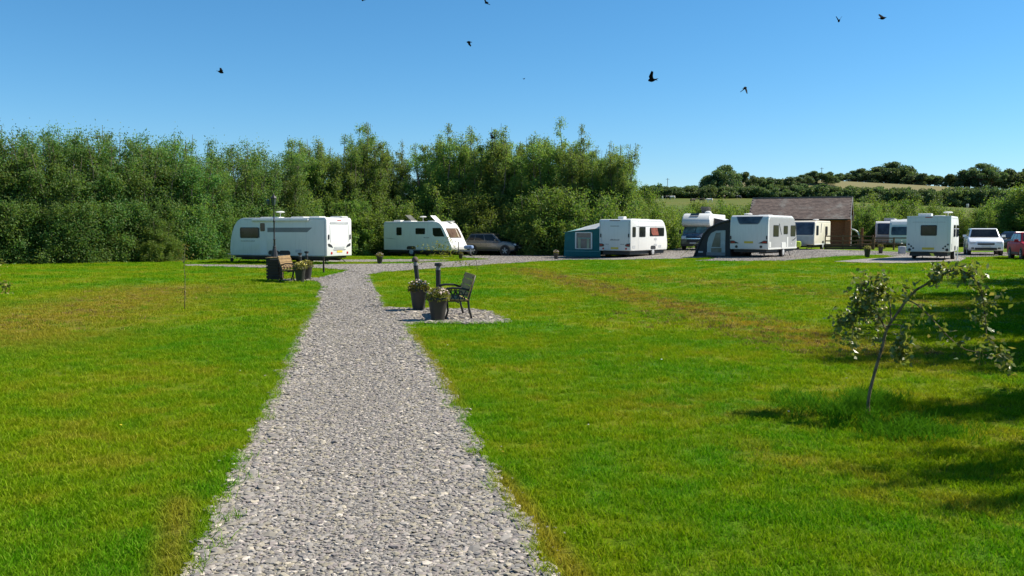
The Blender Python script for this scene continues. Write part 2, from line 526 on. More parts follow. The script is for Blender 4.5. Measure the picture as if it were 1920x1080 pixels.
m, nt, out = new_mat('gravel_bed')
geo = nt.nodes.new('ShaderNodeNewGeometry'); P = geo.outputs['Position']
vo = nt.nodes.new('ShaderNodeTexVoronoi'); vo.inputs['Scale'].default_value = 26; nt.links.new(P, vo.inputs['Vector'])
sv = nt.nodes.new('ShaderNodeSeparateColor'); nt.links.new(vo.outputs['Color'], sv.inputs[0])
c = mix(nt, sv.outputs[0], (0.22, 0.200, 0.180), (0.39, 0.355, 0.318))
c = mix(nt, ramp(nt, sv.outputs[1], 0.80, 0.95), c, (0.58, 0.53, 0.46))
c = mix(nt, ramp(nt, vo.outputs['Distance'], 0.35, 0.75), c, (0.13, 0.12, 0.115))
c = mix(nt, mth(nt, 'MULTIPLY', ramp(nt, noise(nt, P, 0.9, 4), 0.45, 0.7), 0.25), c, (0.20, 0.175, 0.14))
principled(nt, out, c, 0.9, 0, 0.2, (mth(nt, 'SUBTRACT', 1.0, vo.outputs['Distance']), 1.0, 0.02))
M['gravel'] = m

m, nt, out = new_mat('slate_chippings')
oi = nt.nodes.new('ShaderNodeObjectInfo'); rd = oi.outputs['Random']
c = mix(nt, ramp(nt, rd, 0.0, 1.0), (0.145, 0.136, 0.124), (0.295, 0.272, 0.244))
rd2 = mth(nt, 'FRACT', mth(nt, 'MULTIPLY', rd, 37.7))
c = mix(nt, ramp(nt, rd2, 0.91, 0.95), c, (0.52, 0.46, 0.39))
c = mix(nt, ramp(nt, rd2, 0.08, 0.04), c, (0.13, 0.125, 0.125))
rd3 = mth(nt, 'FRACT', mth(nt, 'MULTIPLY', rd, 91.3))
c = mix(nt, mth(nt, 'MULTIPLY', ramp(nt, rd3, 0.72, 0.8), 0.45), c, (0.36, 0.31, 0.19))
c = mix(nt, mth(nt, 'MULTIPLY', ramp(nt, rd3, 0.22, 0.15), 0.45), c, (0.26, 0.21, 0.205))
nn = noise(nt, coords(nt), 25, 3)
c = mix(nt, mth(nt, 'MULTIPLY', nn, 0.25), c, (0.30, 0.26, 0.22))
principled(nt, out, c, 0.8, 0, 0.3)
M['stone'] = m

m, nt, out = new_mat('red_brick')
co = coords(nt)
br = nt.nodes.new('ShaderNodeTexBrick')
mp = nt.nodes.new('ShaderNodeMapping'); mp.inputs['Rotation'].default_value = (R(90), 0, 0); nt.links.new(co, mp.inputs['Vector'])
nt.links.new(mp.outputs[0], br.inputs['Vector'])
br.inputs['Scale'].default_value = 4.4
br.inputs['Color1'].default_value = (0.22, 0.062, 0.030, 1); br.inputs['Color2'].default_value = (0.32, 0.105, 0.05, 1)
br.inputs['Mortar'].default_value = (0.20, 0.12, 0.085, 1); br.inputs['Mortar Size'].default_value = 0.012
c = mix(nt, mth(nt, 'MULTIPLY', noise(nt, co, 1.2, 3), 0.45), br.outputs['Color'], (0.14, 0.05, 0.032))
principled(nt, out, c, 0.9, 0, 0.2, (br.outputs['Fac'], -0.4, 0.01))
M['brick'] = m

m, nt, out = new_mat('roof_slate')
geo = nt.nodes.new('ShaderNodeNewGeometry')
c = mix(nt, geo.outputs['Random Per Island'], (0.115, 0.080, 0.066), (0.19, 0.135, 0.108))
c = mix(nt, ramp(nt, noise(nt, coords(nt), 0.9, 4), 0.5, 0.75), c, (0.24, 0.21, 0.18))
principled(nt, out, c, 0.7, 0, 0.4)
M['slate'] = m

def cow_mat(name, a, b, thr):
    m, nt, out = new_mat(name)
    n = noise(nt, coords(nt), 1.4, 1)
    principled(nt, out, mix(nt, ramp(nt, n, thr - 0.02, thr + 0.02), a, b), 0.8)
    return m

# ------------------------------------------------------------------ ground sheets
def sheet(name, xs, ys, mat, dz=0.0):
    X, Y = np.meshgrid(xs, ys)
    Z = terrain(X, Y) + dz
    V = np.stack([X.ravel(), Y.ravel(), Z.ravel()], 1)
    nx, ny = len(xs), len(ys)
    i = (np.arange(ny - 1)[:, None] * nx + np.arange(nx - 1)[None, :]).ravel()
    F = np.stack([i, i + 1, i + nx + 1, i + nx], 1)
    o = bpy.data.objects.new(name, fast_mesh(name, V, F, mat, 4, True))
    link(o)
    o['kind'] = 'structure'
    return o
fine_x = np.arange(-45, 60.1, 1.0)
xs = np.concatenate([np.arange(-700, -45, 40), fine_x, np.arange(61, 900, 40)])
ys = np.concatenate([np.arange(-900, -60, 60), np.arange(-60, -10, 10), np.arange(-10, 95.1, 1.0)])
sheet('lawn', xs, ys, M['lawn'])
sheet('hillside', np.arange(-900, 1300, 12.0), np.concatenate([np.arange(95, 520, 6.0), np.arange(520, 1500, 40)]), M['pasture'])

# ------------------------------------------------------------------ gravel: path, bench stands, road and pitches
def pt2(p):
    q = at(*p)
    return (q.x, q.y)

def densify(poly, step=0.25, wob=0.05, freq=1.7, seed=0):
    """irregular edge along an outline"""
    outp = []
    n = len(poly)
    for i in range(n):
        a = Vector(poly[i]); b = Vector(poly[(i + 1) % n])
        k = max(1, int((b - a).length / step))
        for j in range(k):
            outp.append(a.lerp(b, j / k))
    res = []
    for p in outp:
        w = wob * (math.sin(p.x * 5.1 * freq + seed) * math.sin(p.y * 4.3 * freq + 1.3 * seed) + 0.6 * math.sin(p.y * 11.7 * freq + p.x * 3 + seed))
        res.append((p.x + w, p.y + w * 0.7))
    return res

PATH_L = [(300, 1180), (340, 1120), (358, 1080), (392, 985), (440, 880), (480, 800), (522, 715), (545, 655), (566, 612), (588, 575), (601, 545), (603, 534), (596, 527.5)]
PATH_PAD_L = [(560, 526.5), (535, 528), (520, 526.5), (535, 523.8), (580, 522.6), (600, 521), (622, 515.5), (650, 508)]
PATH_R = [(688, 507), (690, 513), (697, 530), (706, 548), (722, 566), (728, 577), (760, 578.5), (830, 579.5), (880, 579.5), (915, 583), (940, 592), (960, 604.5), (930, 608), (850, 608.5), (790, 606.5), (767, 612), (776, 630), (800, 660), (825, 695), (852, 745), (880, 800), (915, 865), (962, 945), (1002, 1010), (1042, 1080), (1075, 1140), (1095, 1180)]
path_poly = densify([pt2(p) for p in PATH_L] + [pt2(p) for p in PATH_PAD_L] + [pt2(p) for p in PATH_R], 0.22, 0.035)

def gravel_sheet(name, poly, dz, mat=None, cuts=2):
    bm = bmesh.new()
    f = bm.faces.new([bm.verts.new((x, y, 0)) for x, y in poly])
    bmesh.ops.triangulate(bm, faces=[f])
    for _ in range(cuts):
        long_e = [e for e in bm.edges if e.calc_length() > 1.4]
        if not long_e: break
        bmesh.ops.subdivide_edges(bm, edges=long_e, cuts=1)
        bmesh.ops.triangulate(bm, faces=bm.faces)
    for v in bm.verts:
        v.co.z = tz(v.co.x, v.co.y) + dz
    bmesh.ops.recalc_face_normals(bm, faces=bm.faces)
    if sum(f.normal.z for f in bm.faces) < 0:
        bmesh.ops.reverse_faces(bm, faces=bm.faces)
    me = bpy.data.meshes.new(name); bm.to_mesh(me); bm.free()
    me.materials.append(mat or M['gravel'])
    o = bpy.data.objects.new(name, me); link(o); o['kind'] = 'structure'
    return o

gravel_sheet('gravel_path', path_poly, 0.012, cuts=4)
ROAD = {
 'gravel_road': ([(348, 496.2), (500, 497.6), (620, 496.3), (700, 495.4), (768, 494.4), (800, 492.5), (860, 490), (918, 486.4), (862, 482.6), (862, 480), (960, 479.4), (1060, 477.5), (1135, 477.5), (1135, 487.3), (1060, 487.6), (1000, 491), (900, 498), (830, 502.5), (760, 507.5), (715, 511.5), (688, 516), (655, 508.5), (640, 505.6), (600, 503.4), (505, 502.6), (348, 499.3)], 0.020),
 'gravel_verge': ([(585, 487.6), (720, 487), (800, 487), (845, 488.2), (800, 491), (720, 491.8), (585, 491.3)], 0.026),
 'gravel_pitch': ([(1100, 486.2), (1135, 487.9), (1262, 486.0), (1330, 483), (1300, 478), (1262, 474), (1200, 476)], 0.030),
 'gravel_drive': ([(1225, 463.5), (1300, 463.5), (1420, 465), (1560, 468.5), (1640, 471), (1720, 474), (1925, 473), (1960, 474), (1960, 479), (1870, 481), (1800, 483.5), (1700, 481.5), (1640, 478.5), (1590, 480), (1520, 485), (1470, 489.5), (1380, 489.8), (1302, 489.4), (1330, 487), (1345, 483.5), (1290, 481.5), (1225, 478.0)], 0.022),
 'gravel_hardstanding': ([(1563, 491.5), (1600, 488), (1660, 484), (1700, 479.5), (1790, 481), (1812, 484.5), (1800, 491), (1700, 494.3), (1620, 493.6)], 0.034),
}
for nm, (pl, dz) in ROAD.items():
    gravel_sheet(nm, densify([pt2(p) for p in pl], 0.6, 0.06, 0.5), dz)

def inside(poly, x, y):
    """vectorised point-in-polygon"""
    x = np.asarray(x); y = np.asarray(y)
    r = np.zeros(x.shape, bool)
    n = len(poly)
    for i in range(n):
        x0, y0 = poly[i]; x1, y1 = poly[(i + 1) % n]
        c = (y0 > y) != (y1 > y)
        if y1 != y0:
            r ^= c & (x < (x1 - x0) * (y - y0) / (y1 - y0) + x0)
    return r
road_polys = [densify([pt2(p) for p in pl], 0.6, 0.06, 0.5) for pl, _ in ROAD.values()]

# ------------------------------------------------------------------ instanced ground cover (grass blades, chippings)
def scatter(name, pts, scale, protos, tilt=0.1, label=None, cat=None, seed=1):
    """one object of many copies of a few small meshes"""
    me = bpy.data.meshes.new(name)
    me.vertices.add(len(pts)); me.vertices.foreach_set('co', np.asarray(pts, np.float32).ravel())
    at_ = me.attributes.new('size', 'FLOAT', 'POINT'); at_.data.foreach_set('value', np.asarray(scale, np.float32))
    o = bpy.data.objects.new(name, me); link(o)
    col = bpy.data.collections.new(name + '_pieces')
    for p_me in protos:
        col.objects.link(bpy.data.objects.new(p_me.name, p_me))
    ng = bpy.data.node_groups.new(name, 'GeometryNodeTree')
    ng.interface.new_socket('Geometry', in_out='INPUT', socket_type='NodeSocketGeometry')
    ng.interface.new_socket('Geometry', in_out='OUTPUT', socket_type='NodeSocketGeometry')
    gi = ng.nodes.new('NodeGroupInput'); go = ng.nodes.new('NodeGroupOutput')
    ci = ng.nodes.new('GeometryNodeCollectionInfo'); ci.inputs['Collection'].default_value = col
    ci.inputs['Separate Children'].default_value = True; ci.inputs['Reset Children'].default_value = True
    iop = ng.nodes.new('GeometryNodeInstanceOnPoints'); iop.inputs['Pick Instance'].default_value = True
    rv = ng.nodes.new('FunctionNodeRandomValue'); rv.data_type = 'FLOAT_VECTOR'
    rv.inputs[0].default_value = (-tilt, -tilt, 0); rv.inputs[1].default_value = (tilt, tilt, 6.283); rv.inputs['Seed'].default_value = seed
    na = ng.nodes.new('GeometryNodeInputNamedAttribute'); na.data_type = 'FLOAT'; na.inputs['Name'].default_value = 'size'
    mp_ = ng.nodes.new('GeometryNodeMeshToPoints')
    ng.links.new(gi.outputs[0], mp_.inputs['Mesh'])
    ng.links.new(mp_.outputs[0], iop.inputs['Points'])
    ng.links.new(ci.outputs[0], iop.inputs['Instance'])
    ng.links.new(rv.outputs[0], iop.inputs['Rotation'])
    ng.links.new(na.outputs[0], iop.inputs['Scale'])
    ng.links.new(iop.outputs[0], go.inputs[0])
    md = o.modifiers.new('scatter', 'NODES'); md.node_group = ng
    tag(o, label, cat, kind='stuff')
    return o

def tuft(name, nb, rad, h0, h1, w, mat, lean=0.5):
    V = []; F = []
    for _ in range(nb):
        a = RNG.uniform(0, 6.283); r = rad * math.sqrt(RNG.uniform(0, 1))
        bx_, by_ = r * math.cos(a), r * math.sin(a)
        h = RNG.uniform(h0, h1); th = RNG.uniform(0, 6.283); ln = RNG.uniform(0.15, lean) * h * 1.6; ld = RNG.uniform(0, 6.283)
        dx, dy = math.cos(th) * w / 2, math.sin(th) * w / 2
        lx, ly = math.cos(ld) * ln, math.sin(ld) * ln
        b = len(V)
        V += [(bx_ - dx, by_ - dy, -0.004), (bx_ + dx, by_ + dy, -0.004),
              (bx_ + dx * 0.8 + lx * 0.4, by_ + dy * 0.8 + ly * 0.4, h * 0.6), (bx_ - dx * 0.8 + lx * 0.4, by_ - dy * 0.8 + ly * 0.4, h * 0.6),
              (bx_ + lx, by_ + ly, h)]
        F += [(b, b + 1, b + 2, b + 3), (b + 3, b + 2, b + 4)]
    me = bpy.data.meshes.new(name); me.from_pydata(V, [], F); me.materials.append(mat)
    return me

def wedge_points(y0, y1, dens, margin=2.0):
    k = 0.62
    w1 = k * y1 + margin
    n = int(dens * 2 * w1 * (y1 - y0))
    x = RNG.uniform(-w1, w1, n); y = RNG.uniform(y0, y1, n)
    keep = np.abs(x) < k * y + margin
    return x[keep], y[keep]

def lawn_tufts(name, zones, protos, label):
    P_, S_ = [], []
    for (y0, y1, dens, sc) in zones:
        x, y = wedge_points(y0, y1, dens)
        bad = inside(path_poly, x, y)
        if y1 > 35:
            for pl in road_polys: bad |= inside(pl, x, y)
        x, y = x[~bad], y[~bad]
        z = terrain(x, y)
        P_.append(np.stack([x, y, z], 1)); S_.append(RNG.uniform(0.7, 1.25, len(x)) * sc)
    return scatter(name, np.concatenate(P_), np.concatenate(S_), protos, 0.12, label, 'grass')

lawn_protos = [tuft('turf_tuft', 34, 0.075, 0.015, 0.045, 0.0055, M['blade'], 0.8) for _ in range(4)]
far_protos = [tuft('far_tuft', 34, 0.15, 0.02, 0.055, 0.012, M['blade'], 0.7) for _ in range(3)]
lawn_tufts('grass', [(2.6, 6.5, 230, 1.0), (6.5, 10, 170, 1.05), (10, 16, 90, 1.2)], lawn_protos, 'short mown grass blades of the near lawn')
lawn_tufts('grass', [(16, 28, 26, 1.0), (28, 62, 9, 1.35)], far_protos, 'short mown grass blades of the far lawn')

# ragged longer blades along the path edge and round the apple tree
ex, ey = [], []
n = len(path_poly)
for i in range(n):
    a = path_poly[i]; b = path_poly[(i + 1) % n]
    if (a[1] + b[1]) / 2 > 24: continue
    for k in range(7):
        t = RNG.uniform(); w = RNG.normal(0, 0.05)
        ex.append(a[0] + (b[0] - a[0]) * t + w); ey.append(a[1] + (b[1] - a[1]) * t + w * 0.4)
ex = np.array(ex); ey = np.array(ey)
edge_protos = [tuft('edge_tuft', 16, 0.06, 0.03, 0.085, 0.005, M['blade'], 0.9) for _ in range(3)]
scatter('path_edge_grass', np.stack([ex, ey, terrain(ex, ey)], 1), RNG.uniform(0.6, 1.3, len(ex)), edge_protos, 0.25, 'longer ragged grass fringing the gravel path', 'grass', 3)
APPLE = at(1627, 778)
tx, ty = [], []
for (px, py, sx, sy, k) in [(1630, 765, .14, .24, 80), (1690, 812, .26, .20, 130), (1575, 775, .24, .22, 75), (1500, 752, .18, .16, 22), (1650, 750, .14, .2, 40)]:
    q = at(px, py)
    tx.append(RNG.normal(q.x, sx, k)); ty.append(RNG.normal(q.y, sy, k))
tx = np.concatenate(tx); ty = np.concatenate(ty)
tall_protos = [tuft('tall_tuft', 22, 0.08, 0.05, 0.145, 0.0065, M['tall_blade'], 0.9) for _ in range(3)]
scatter('tall_grass', np.stack([tx, ty, terrain(tx, ty)], 1), RNG.uniform(0.6, 1.25, len(tx)), tall_protos, 0.25, 'longer dark green grass round the apple tree foot', 'grass', 4)

# withered clippings left by the mower in loose rows
m, nt, out = new_mat('withered_clippings')
geo = nt.nodes.new('ShaderNodeNewGeometry')
principled(nt, out, mix(nt, geo.outputs['Random Per Island'], (0.10, 0.065, 0.025), (0.32, 0.22, 0.08)), 0.95, 0, 0.05)
M['clippings'] = m
cx_, cy_ = [], []
for (a, b, w, k) in [((0.3, 43), (5.6, 12.2), .75, 900), ((3.0, 38), (11.5, 20), .8, 260), ((4.2, 15.5), (8.5, 11.5), .8, 260), ((-11.0, 28), (-9.5, 16), 1.6, 240), ((2.4, 20), (5.0, 12.5), .5, 180)]:
    t = RNG.uniform(0, 1, k); cl = np.round(RNG.uniform(0, 1, k) * 40) / 40
    t = np.where(RNG.uniform(0, 1, k) < .6, cl + RNG.normal(0, .006, k), t)
    L_ = math.hypot(b[0] - a[0], b[1] - a[1]); nx_, ny_ = -(b[1] - a[1]) / L_, (b[0] - a[0]) / L_
    o_ = RNG.normal(0, w * .5, k) + .5 * np.sin(cl * 57)
    cx_.append(a[0] + (b[0] - a[0]) * t + nx_ * o_); cy_.append(a[1] + (b[1] - a[1]) * t + ny_ * o_)
cx_ = np.concatenate(cx_); cy_ = np.concatenate(cy_)
clip_protos = [tuft('clipping_tuft', 26, 0.10, 0.012, 0.05, 0.008, M['clippings'], 1.6) for _ in range(3)]
scatter('dry_clippings', np.stack([cx_, cy_, terrain(cx_, cy_)], 1), RNG.uniform(.5, 1.3, len(cx_)), clip_protos, .3, 'withered brown mowing clippings lying in rows on the lawn', 'grass', 12)

# a few small flowers in the turf
M['daisy'] = plain('daisy_petals', (0.75, 0.75, 0.68), .7); M['dandelion'] = plain('dandelion_petals', (0.65, 0.50, 0.02), .7)
def flower(name, mat):
    mb_ = MB().lathe([(.0, .035), (.010, .036), (.011, .039), (.0, .042)], 7, cap=False)
    me_ = bpy.data.meshes.new(name); me_.from_pydata(mb_.v, [], mb_.f); me_.materials.append(mat)
    return me_
fx_, fy_ = wedge_points(4.5, 16, 0.12)
ok_ = ~inside(path_poly, fx_, fy_)
fx_, fy_ = fx_[ok_], fy_[ok_]
scatter('turf_flowers', np.stack([fx_, fy_, terrain(fx_, fy_)], 1), RNG.uniform(.6, 1.3, len(fx_)), [flower('daisy', M['daisy']), flower('dandelion', M['dandelion']), flower('daisy_small', M['daisy'])], .3, 'scattered tiny daisies and dandelions in the lawn', 'flowers', 11)

# slate chippings
def chip(name):
    bm = bmesh.new()
    bmesh.ops.create_icosphere(bm, subdivisions=1, radius=1.0)
    sx, sy, sz = RNG.uniform(0.8, 1.35), RNG.uniform(0.55, 0.95), RNG.uniform(0.22, 0.42)
    for v in bm.verts:
        k = RNG.uniform(0.72, 1.15)
        v.co = Vector((v.co.x * sx * k, v.co.y * sy * k, v.co.z * sz * k))
    me = bpy.data.meshes.new(name); bm.to_mesh(me); bm.free(); me.materials.append(M['stone'])
    return me
chips = [chip('chipping') for _ in range(10)]
EL = np.array(sorted([pt2(p) for p in PATH_L], key=lambda q: q[1])); ER = np.array(sorted([pt2(p) for p in PATH_R if not 577 < p[1] < 612], key=lambda q: q[1]))
def chippings(name, zones, label):
    P_, S_ = [], []
    bb = np.array(path_poly)
    for (y0, y1, dens, sc) in zones:
        x0, x1 = bb[:, 0].min(), bb[:, 0].max()
        nn_ = int(dens * (x1 - x0) * (y1 - y0))
        x = RNG.uniform(x0, x1, nn_); y = RNG.uniform(y0, y1, nn_)
        k = inside(path_poly, x + RNG.normal(0, 0.02, nn_), y)
        x, y = x[k], y[k]
        s_ = RNG.lognormal(0, 0.34, len(x)) * sc
        cx = (np.interp(y, EL[:, 1], EL[:, 0]) + np.interp(y, ER[:, 1], ER[:, 0])) / 2; hw = np.interp(y, ER[:, 1], ER[:, 0]) - cx
        s_ *= 0.78 + 0.42 * np.clip(np.abs(x - cx) / hw, 0, 1.2) ** 2       # finer and trodden in the middle
        P_.append(np.stack([x, y, terrain(x, y) + 0.012 + s_ * 0.15], 1)); S_.append(s_)
    # strays on the turf beside the path
    m_ = 900
    i = RNG.integers(0, len(path_poly), m_)
    q = np.array(path_poly)[i] + RNG.normal(0, 0.09, (m_, 2))
    P_.append(np.stack([q[:, 0], q[:, 1], terrain(q[:, 0], q[:, 1]) + 0.01], 1)); S_.append(RNG.uniform(0.008, 0.018, m_))
    for pl in road_polys:
        a_ = np.array(pl); n_ = int(45 * np.ptp(a_[:, 0]) * np.ptp(a_[:, 1]))
        x = RNG.uniform(a_[:, 0].min(), a_[:, 0].max(), n_); y = RNG.uniform(a_[:, 1].min(), a_[:, 1].max(), n_)
        k = inside(pl, x, y); x, y = x[k], y[k]
        P_.append(np.stack([x, y, terrain(x, y) + 0.03], 1)); S_.append(RNG.uniform(.018, .034, len(x)))
    return scatter(name, np.concatenate(P_), np.concatenate(S_), chips, 0.24, label, 'gravel', 9)
chippings('gravel', [(2.8, 7, 3000, 0.0165), (7, 11, 2600, 0.0160), (11, 18, 1300, 0.020), (18, 28, 420, 0.022), (28, 40, 120, 0.024)], 'loose grey slate chippings covering the garden path')

# ------------------------------------------------------------------ trees
def leaf_quads(Cn, L, W, up=0.2):
    """leaf-shaped quads at the points Cn"""
    n = len(Cn)
    d = RNG.normal(0, 1, (n, 3)); d[:, 2] += up; d /= np.linalg.norm(d, axis=1)[:, None]
    r = RNG.normal(0, 1, (n, 3)); s = np.cross(d, r); s /= np.linalg.norm(s, axis=1)[:, None]
    l = (L * RNG.uniform(0.6, 1.3, n))[:, None]; w = (W * RNG.uniform(0.7, 1.3, n))[:, None]
    nn_ = np.cross(d, s)
    V = np.empty((n, 4, 3), np.float32)
    V[:, 0] = Cn - d * l * 0.5
    V[:, 1] = Cn + s * w * 0.5 + nn_ * w * 0.2
    V[:, 2] = Cn + d * l * 0.5
    V[:, 3] = Cn - s * w * 0.5 + nn_ * w * 0.2
    F = np.arange(n * 4, dtype=np.int32).reshape(n, 4)
    return V.reshape(-1, 3), F

def tree_proto(name, H, rad, n_stem, leaves, leafL, leafW, leafmat, spire=0.5, skirt=0.35, sub=16, bark='bark', trunk_r=0.10, spread=1.0, sig=0.16):
    """several ascending stems with side shoots; leaves stand in clusters along the shoots"""
    tb = MB(); cents = []; wts = []
    for i in range(n_stem):
        a = 2 * math.pi * (i + RNG.uniform(-.3, .3)) / n_stem
        rt = rad * RNG.uniform(0.12, 0.85) * spread
        h = H * (1 - 0.30 * (rt / rad) ** 1.8 * RNG.uniform(.6, 1.3)) * RNG.uniform(0.80, 1.0)
        p0 = np.array([math.cos(a) * 0.12 * rad, math.sin(a) * 0.12 * rad, 0])
        p1 = np.array([math.cos(a) * rt * 0.75, math.sin(a) * rt * 0.75, h * 0.45])
        p2 = np.array([math.cos(a) * rt, math.sin(a) * rt, h]) + RNG.normal(0, .12, 3) * rad * np.array([1, 1, .2])
        ts = np.linspace(0, 1, 7)
        path = [(1 - t) ** 2 * p0 + 2 * t * (1 - t) * p1 + t * t * p2 + (RNG.normal(0, .03, 3) * rad * (0 < t < 1)) for t in ts]
        tb.tube(path, [max(0.012, trunk_r * (1 - 0.92 * t)) for t in ts], 5, caps=False)
        for j in range(sub):
            t = RNG.uniform(0.10, 0.98)
            b = (1 - t) ** 2 * p0 + 2 * t * (1 - t) * p1 + t * t * p2
            ln = (rad * 0.62 * (1 - t) ** 0.8 + rad * 0.11) * RNG.uniform(.6, 1.25)
            aa = RNG.uniform(0, 6.283)
            upk = RNG.uniform(0.35, 1.2) * (0.6 + spire)
            dv = np.array([math.cos(aa), math.sin(aa), upk]); dv /= np.linalg.norm(dv)
            e = b + dv * ln
            mid = (b + e) / 2 + RNG.normal(0, .06, 3) * ln
            tb.tube([b, mid, e], [0.022, 0.014, 0.006], 3, caps=False)
            for q in np.linspace(0.35, 1.05, 3):
                cents.append(b + (e - b) * q + RNG.normal(0, .07, 3) * ln); wts.append(ln * (0.55 + 0.45 * (1 - t)))
    ns = int(len(cents) * skirt)
    for _ in range(ns):
        a = RNG.uniform(0, 6.283); r = rad * math.sqrt(RNG.uniform(0.25, 1.0)); z = H * RNG.uniform(0.02, 0.42)
        cents.append(np.array([math.cos(a) * r, math.sin(a) * r, z])); wts.append(rad * 0.35)
    cents = np.array(cents); wts = np.array(wts); wts = wts / wts.sum()
    idx = RNG.choice(len(cents), leaves, p=wts)
    sg = sig * rad * RNG.uniform(0.5, 1.25, len(cents))
    dirs = RNG.normal(0, 1, (leaves, 3)); dirs /= np.linalg.norm(dirs, axis=1)[:, None]
    rr0 = np.where(RNG.uniform(0, 1, leaves) < 0.72, RNG.uniform(0, 1, leaves) ** 0.45 * 1.55, np.minimum(np.abs(RNG.normal(0, 1.15, leaves)), 2.3))
    Cn = cents[idx] + dirs * (sg[idx] * rr0)[:, None] * np.array([0.9, 0.9, 1.1])
    Cn[:, 2] = np.maximum(Cn[:, 2], 0.06)
    V, F = leaf_quads(Cn, leafL, leafW, 0.35)
    crown = fast_mesh(name + '_crown', V, F, leafmat, 4)
    me = bpy.data.meshes.new(name + '_trunk'); me.from_pydata(tb.v, [], tb.f); me.materials.append(M[bark])
    return me, crown

def oak_proto(name, H, rad, leaves, leafL, leafW, leafmat, clumps=26, base=0.35):
    tb = MB(); 
    tb.tube([(0, 0, 0), (0.1, 0, H * .15), (-.05, .1, H * .38), (0, 0, H * .7)], [H * .035, H * .026, H * .020, H * .006], 7, caps=False)
    cents = []; sg = []
    for i in range(clumps):
        a = RNG.uniform(0, 6.283); r = rad * math.sqrt(RNG.uniform(0.02, 0.85)); 
        top = H * (1 - 0.42 * (r / rad) ** 2)
        z = H * base + (top - H * base) * RNG.uniform(0.15, 0.94)
        c = np.array([math.cos(a) * r, math.sin(a) * r, z]); cents.append(c); sg.append(rad * RNG.uniform(.12, .22))
        k0 = np.array([0, 0, H * RNG.uniform(.2, .5)])
        tb.tube([k0, (k0 + c) / 2 + np.array([0, 0, .04 * H]), c], [H * .012, H * .008, H * .003], 4, caps=False)
    cents = np.array(cents); sg = np.array(sg)
    idx = RNG.integers(0, clumps, leaves)
    dirs = RNG.normal(0, 1, (leaves, 3)); dirs /= np.linalg.norm(dirs, axis=1)[:, None]
    Cn = cents[idx] + dirs * (sg[idx] * RNG.uniform(0.45, 1.35, leaves))[:, None] * np.array([1.15, 1.15, .8])
    Cn[:, 2] = np.maximum(Cn[:, 2], 0.1)
    V, F = leaf_quads(Cn, leafL, leafW, 0.1)
    crown = fast_mesh(name + '_crown', V, F, leafmat, 4)
    me = bpy.data.meshes.new(name + '_trunk'); me.from_pydata(tb.v, [], tb.f); me.materials.append(M['bark'])
    return me, crown

def plant(name, proto, loc, sc, label, cat='tree', group=None, rz=None, sx=1.0):
    o = thing(name, label, cat, loc, RNG.uniform(0, 6.283) if rz is None else rz, group)
    o.scale = (sc * sx, sc * sx, sc)
    link(bpy.data.objects.new('trunk', proto[0]), o)
    link(bpy.data.objects.new('crown', proto[1]), o)
    return o

willows = [tree_proto('willow', 10.0, 2.3, 9, 70000, 0.150, 0.052, M['willow_leaf'], 0.9, 0.35, 22, trunk_r=0.11, sig=0.115) for _ in range(4)]
belts = [tree_proto('belt_tree', 7.6, 2.3, 13, 85000, 0.130, 0.056, M['belt_leaf'], 0.25, 0.55, 13, trunk_r=0.09, sig=0.155) for _ in range(3)]
shrubs = [tree_proto('shrub', 4.0, 2.0, 9, 30000, 0.135, 0.062, M['shrub_leaf'], 0.35, 0.7, 10, trunk_r=0.05, sig=0.15) for _ in range(3)]
oaks = [oak_proto('oak', 14.0, 9.0, 9000, 0.75, 0.5, M['oak_leaf'], 34, 0.30), oak_proto('oak', 12.0, 7.0, 8000, 0.7, 0.5, M['oak_leaf'], 26, 0.16), oak_proto('oak', 10.0, 8.0, 9000, 0.7, 0.5, M['oak_leaf'], 30, 0.08)]
hedges = [oak_proto('hedge_bush', 5.5, 6.0, 7000, 0.55, 0.4, M['hedge_leaf'], 30, 0.0) for _ in range(2)]

# the dense belt on the left
prof_l = [(-80, 238), (0, 238), (60, 262), (150, 243), (200, 258), (270, 262), (340, 260), (400, 288), (470, 272), (540, 298), (600, 300)]
def top_at(prof, px):
    return float(np.interp(px, [p[0] for p in prof], [p[1] for p in prof]))
GL = 'trees of the dense belt behind the left lawn'
k = 0
for row, (dd, st, ph) in enumerate([(0.0, 66, 0), (2.6, 58, 30)]):
    px = -70 + ph
    while px < 575:
        Y = float(np.interp(px, [-80, 0, 250, 440, 560], [47.5, 49, 53.5, 58.5, 65])) + dd + RNG.uniform(-.5, .5)
        q = on(px, Y)
        top = top_at(prof_l, px) + (RNG.uniform(0, 18) if row == 0 else RNG.uniform(-8, 12))
        h = (432 - top) / F_PX * Y + CAM_H
        plant('belt_tree', belts[k % 3], q, h / 7.15, 'dark green leafy tree in the dense belt behind the left lawn', 'tree', GL, sx=RNG.uniform(.9, 1.1) * 7.4 / h * 1.0)
        k += 1; px += st + RNG.uniform(-8, 8)
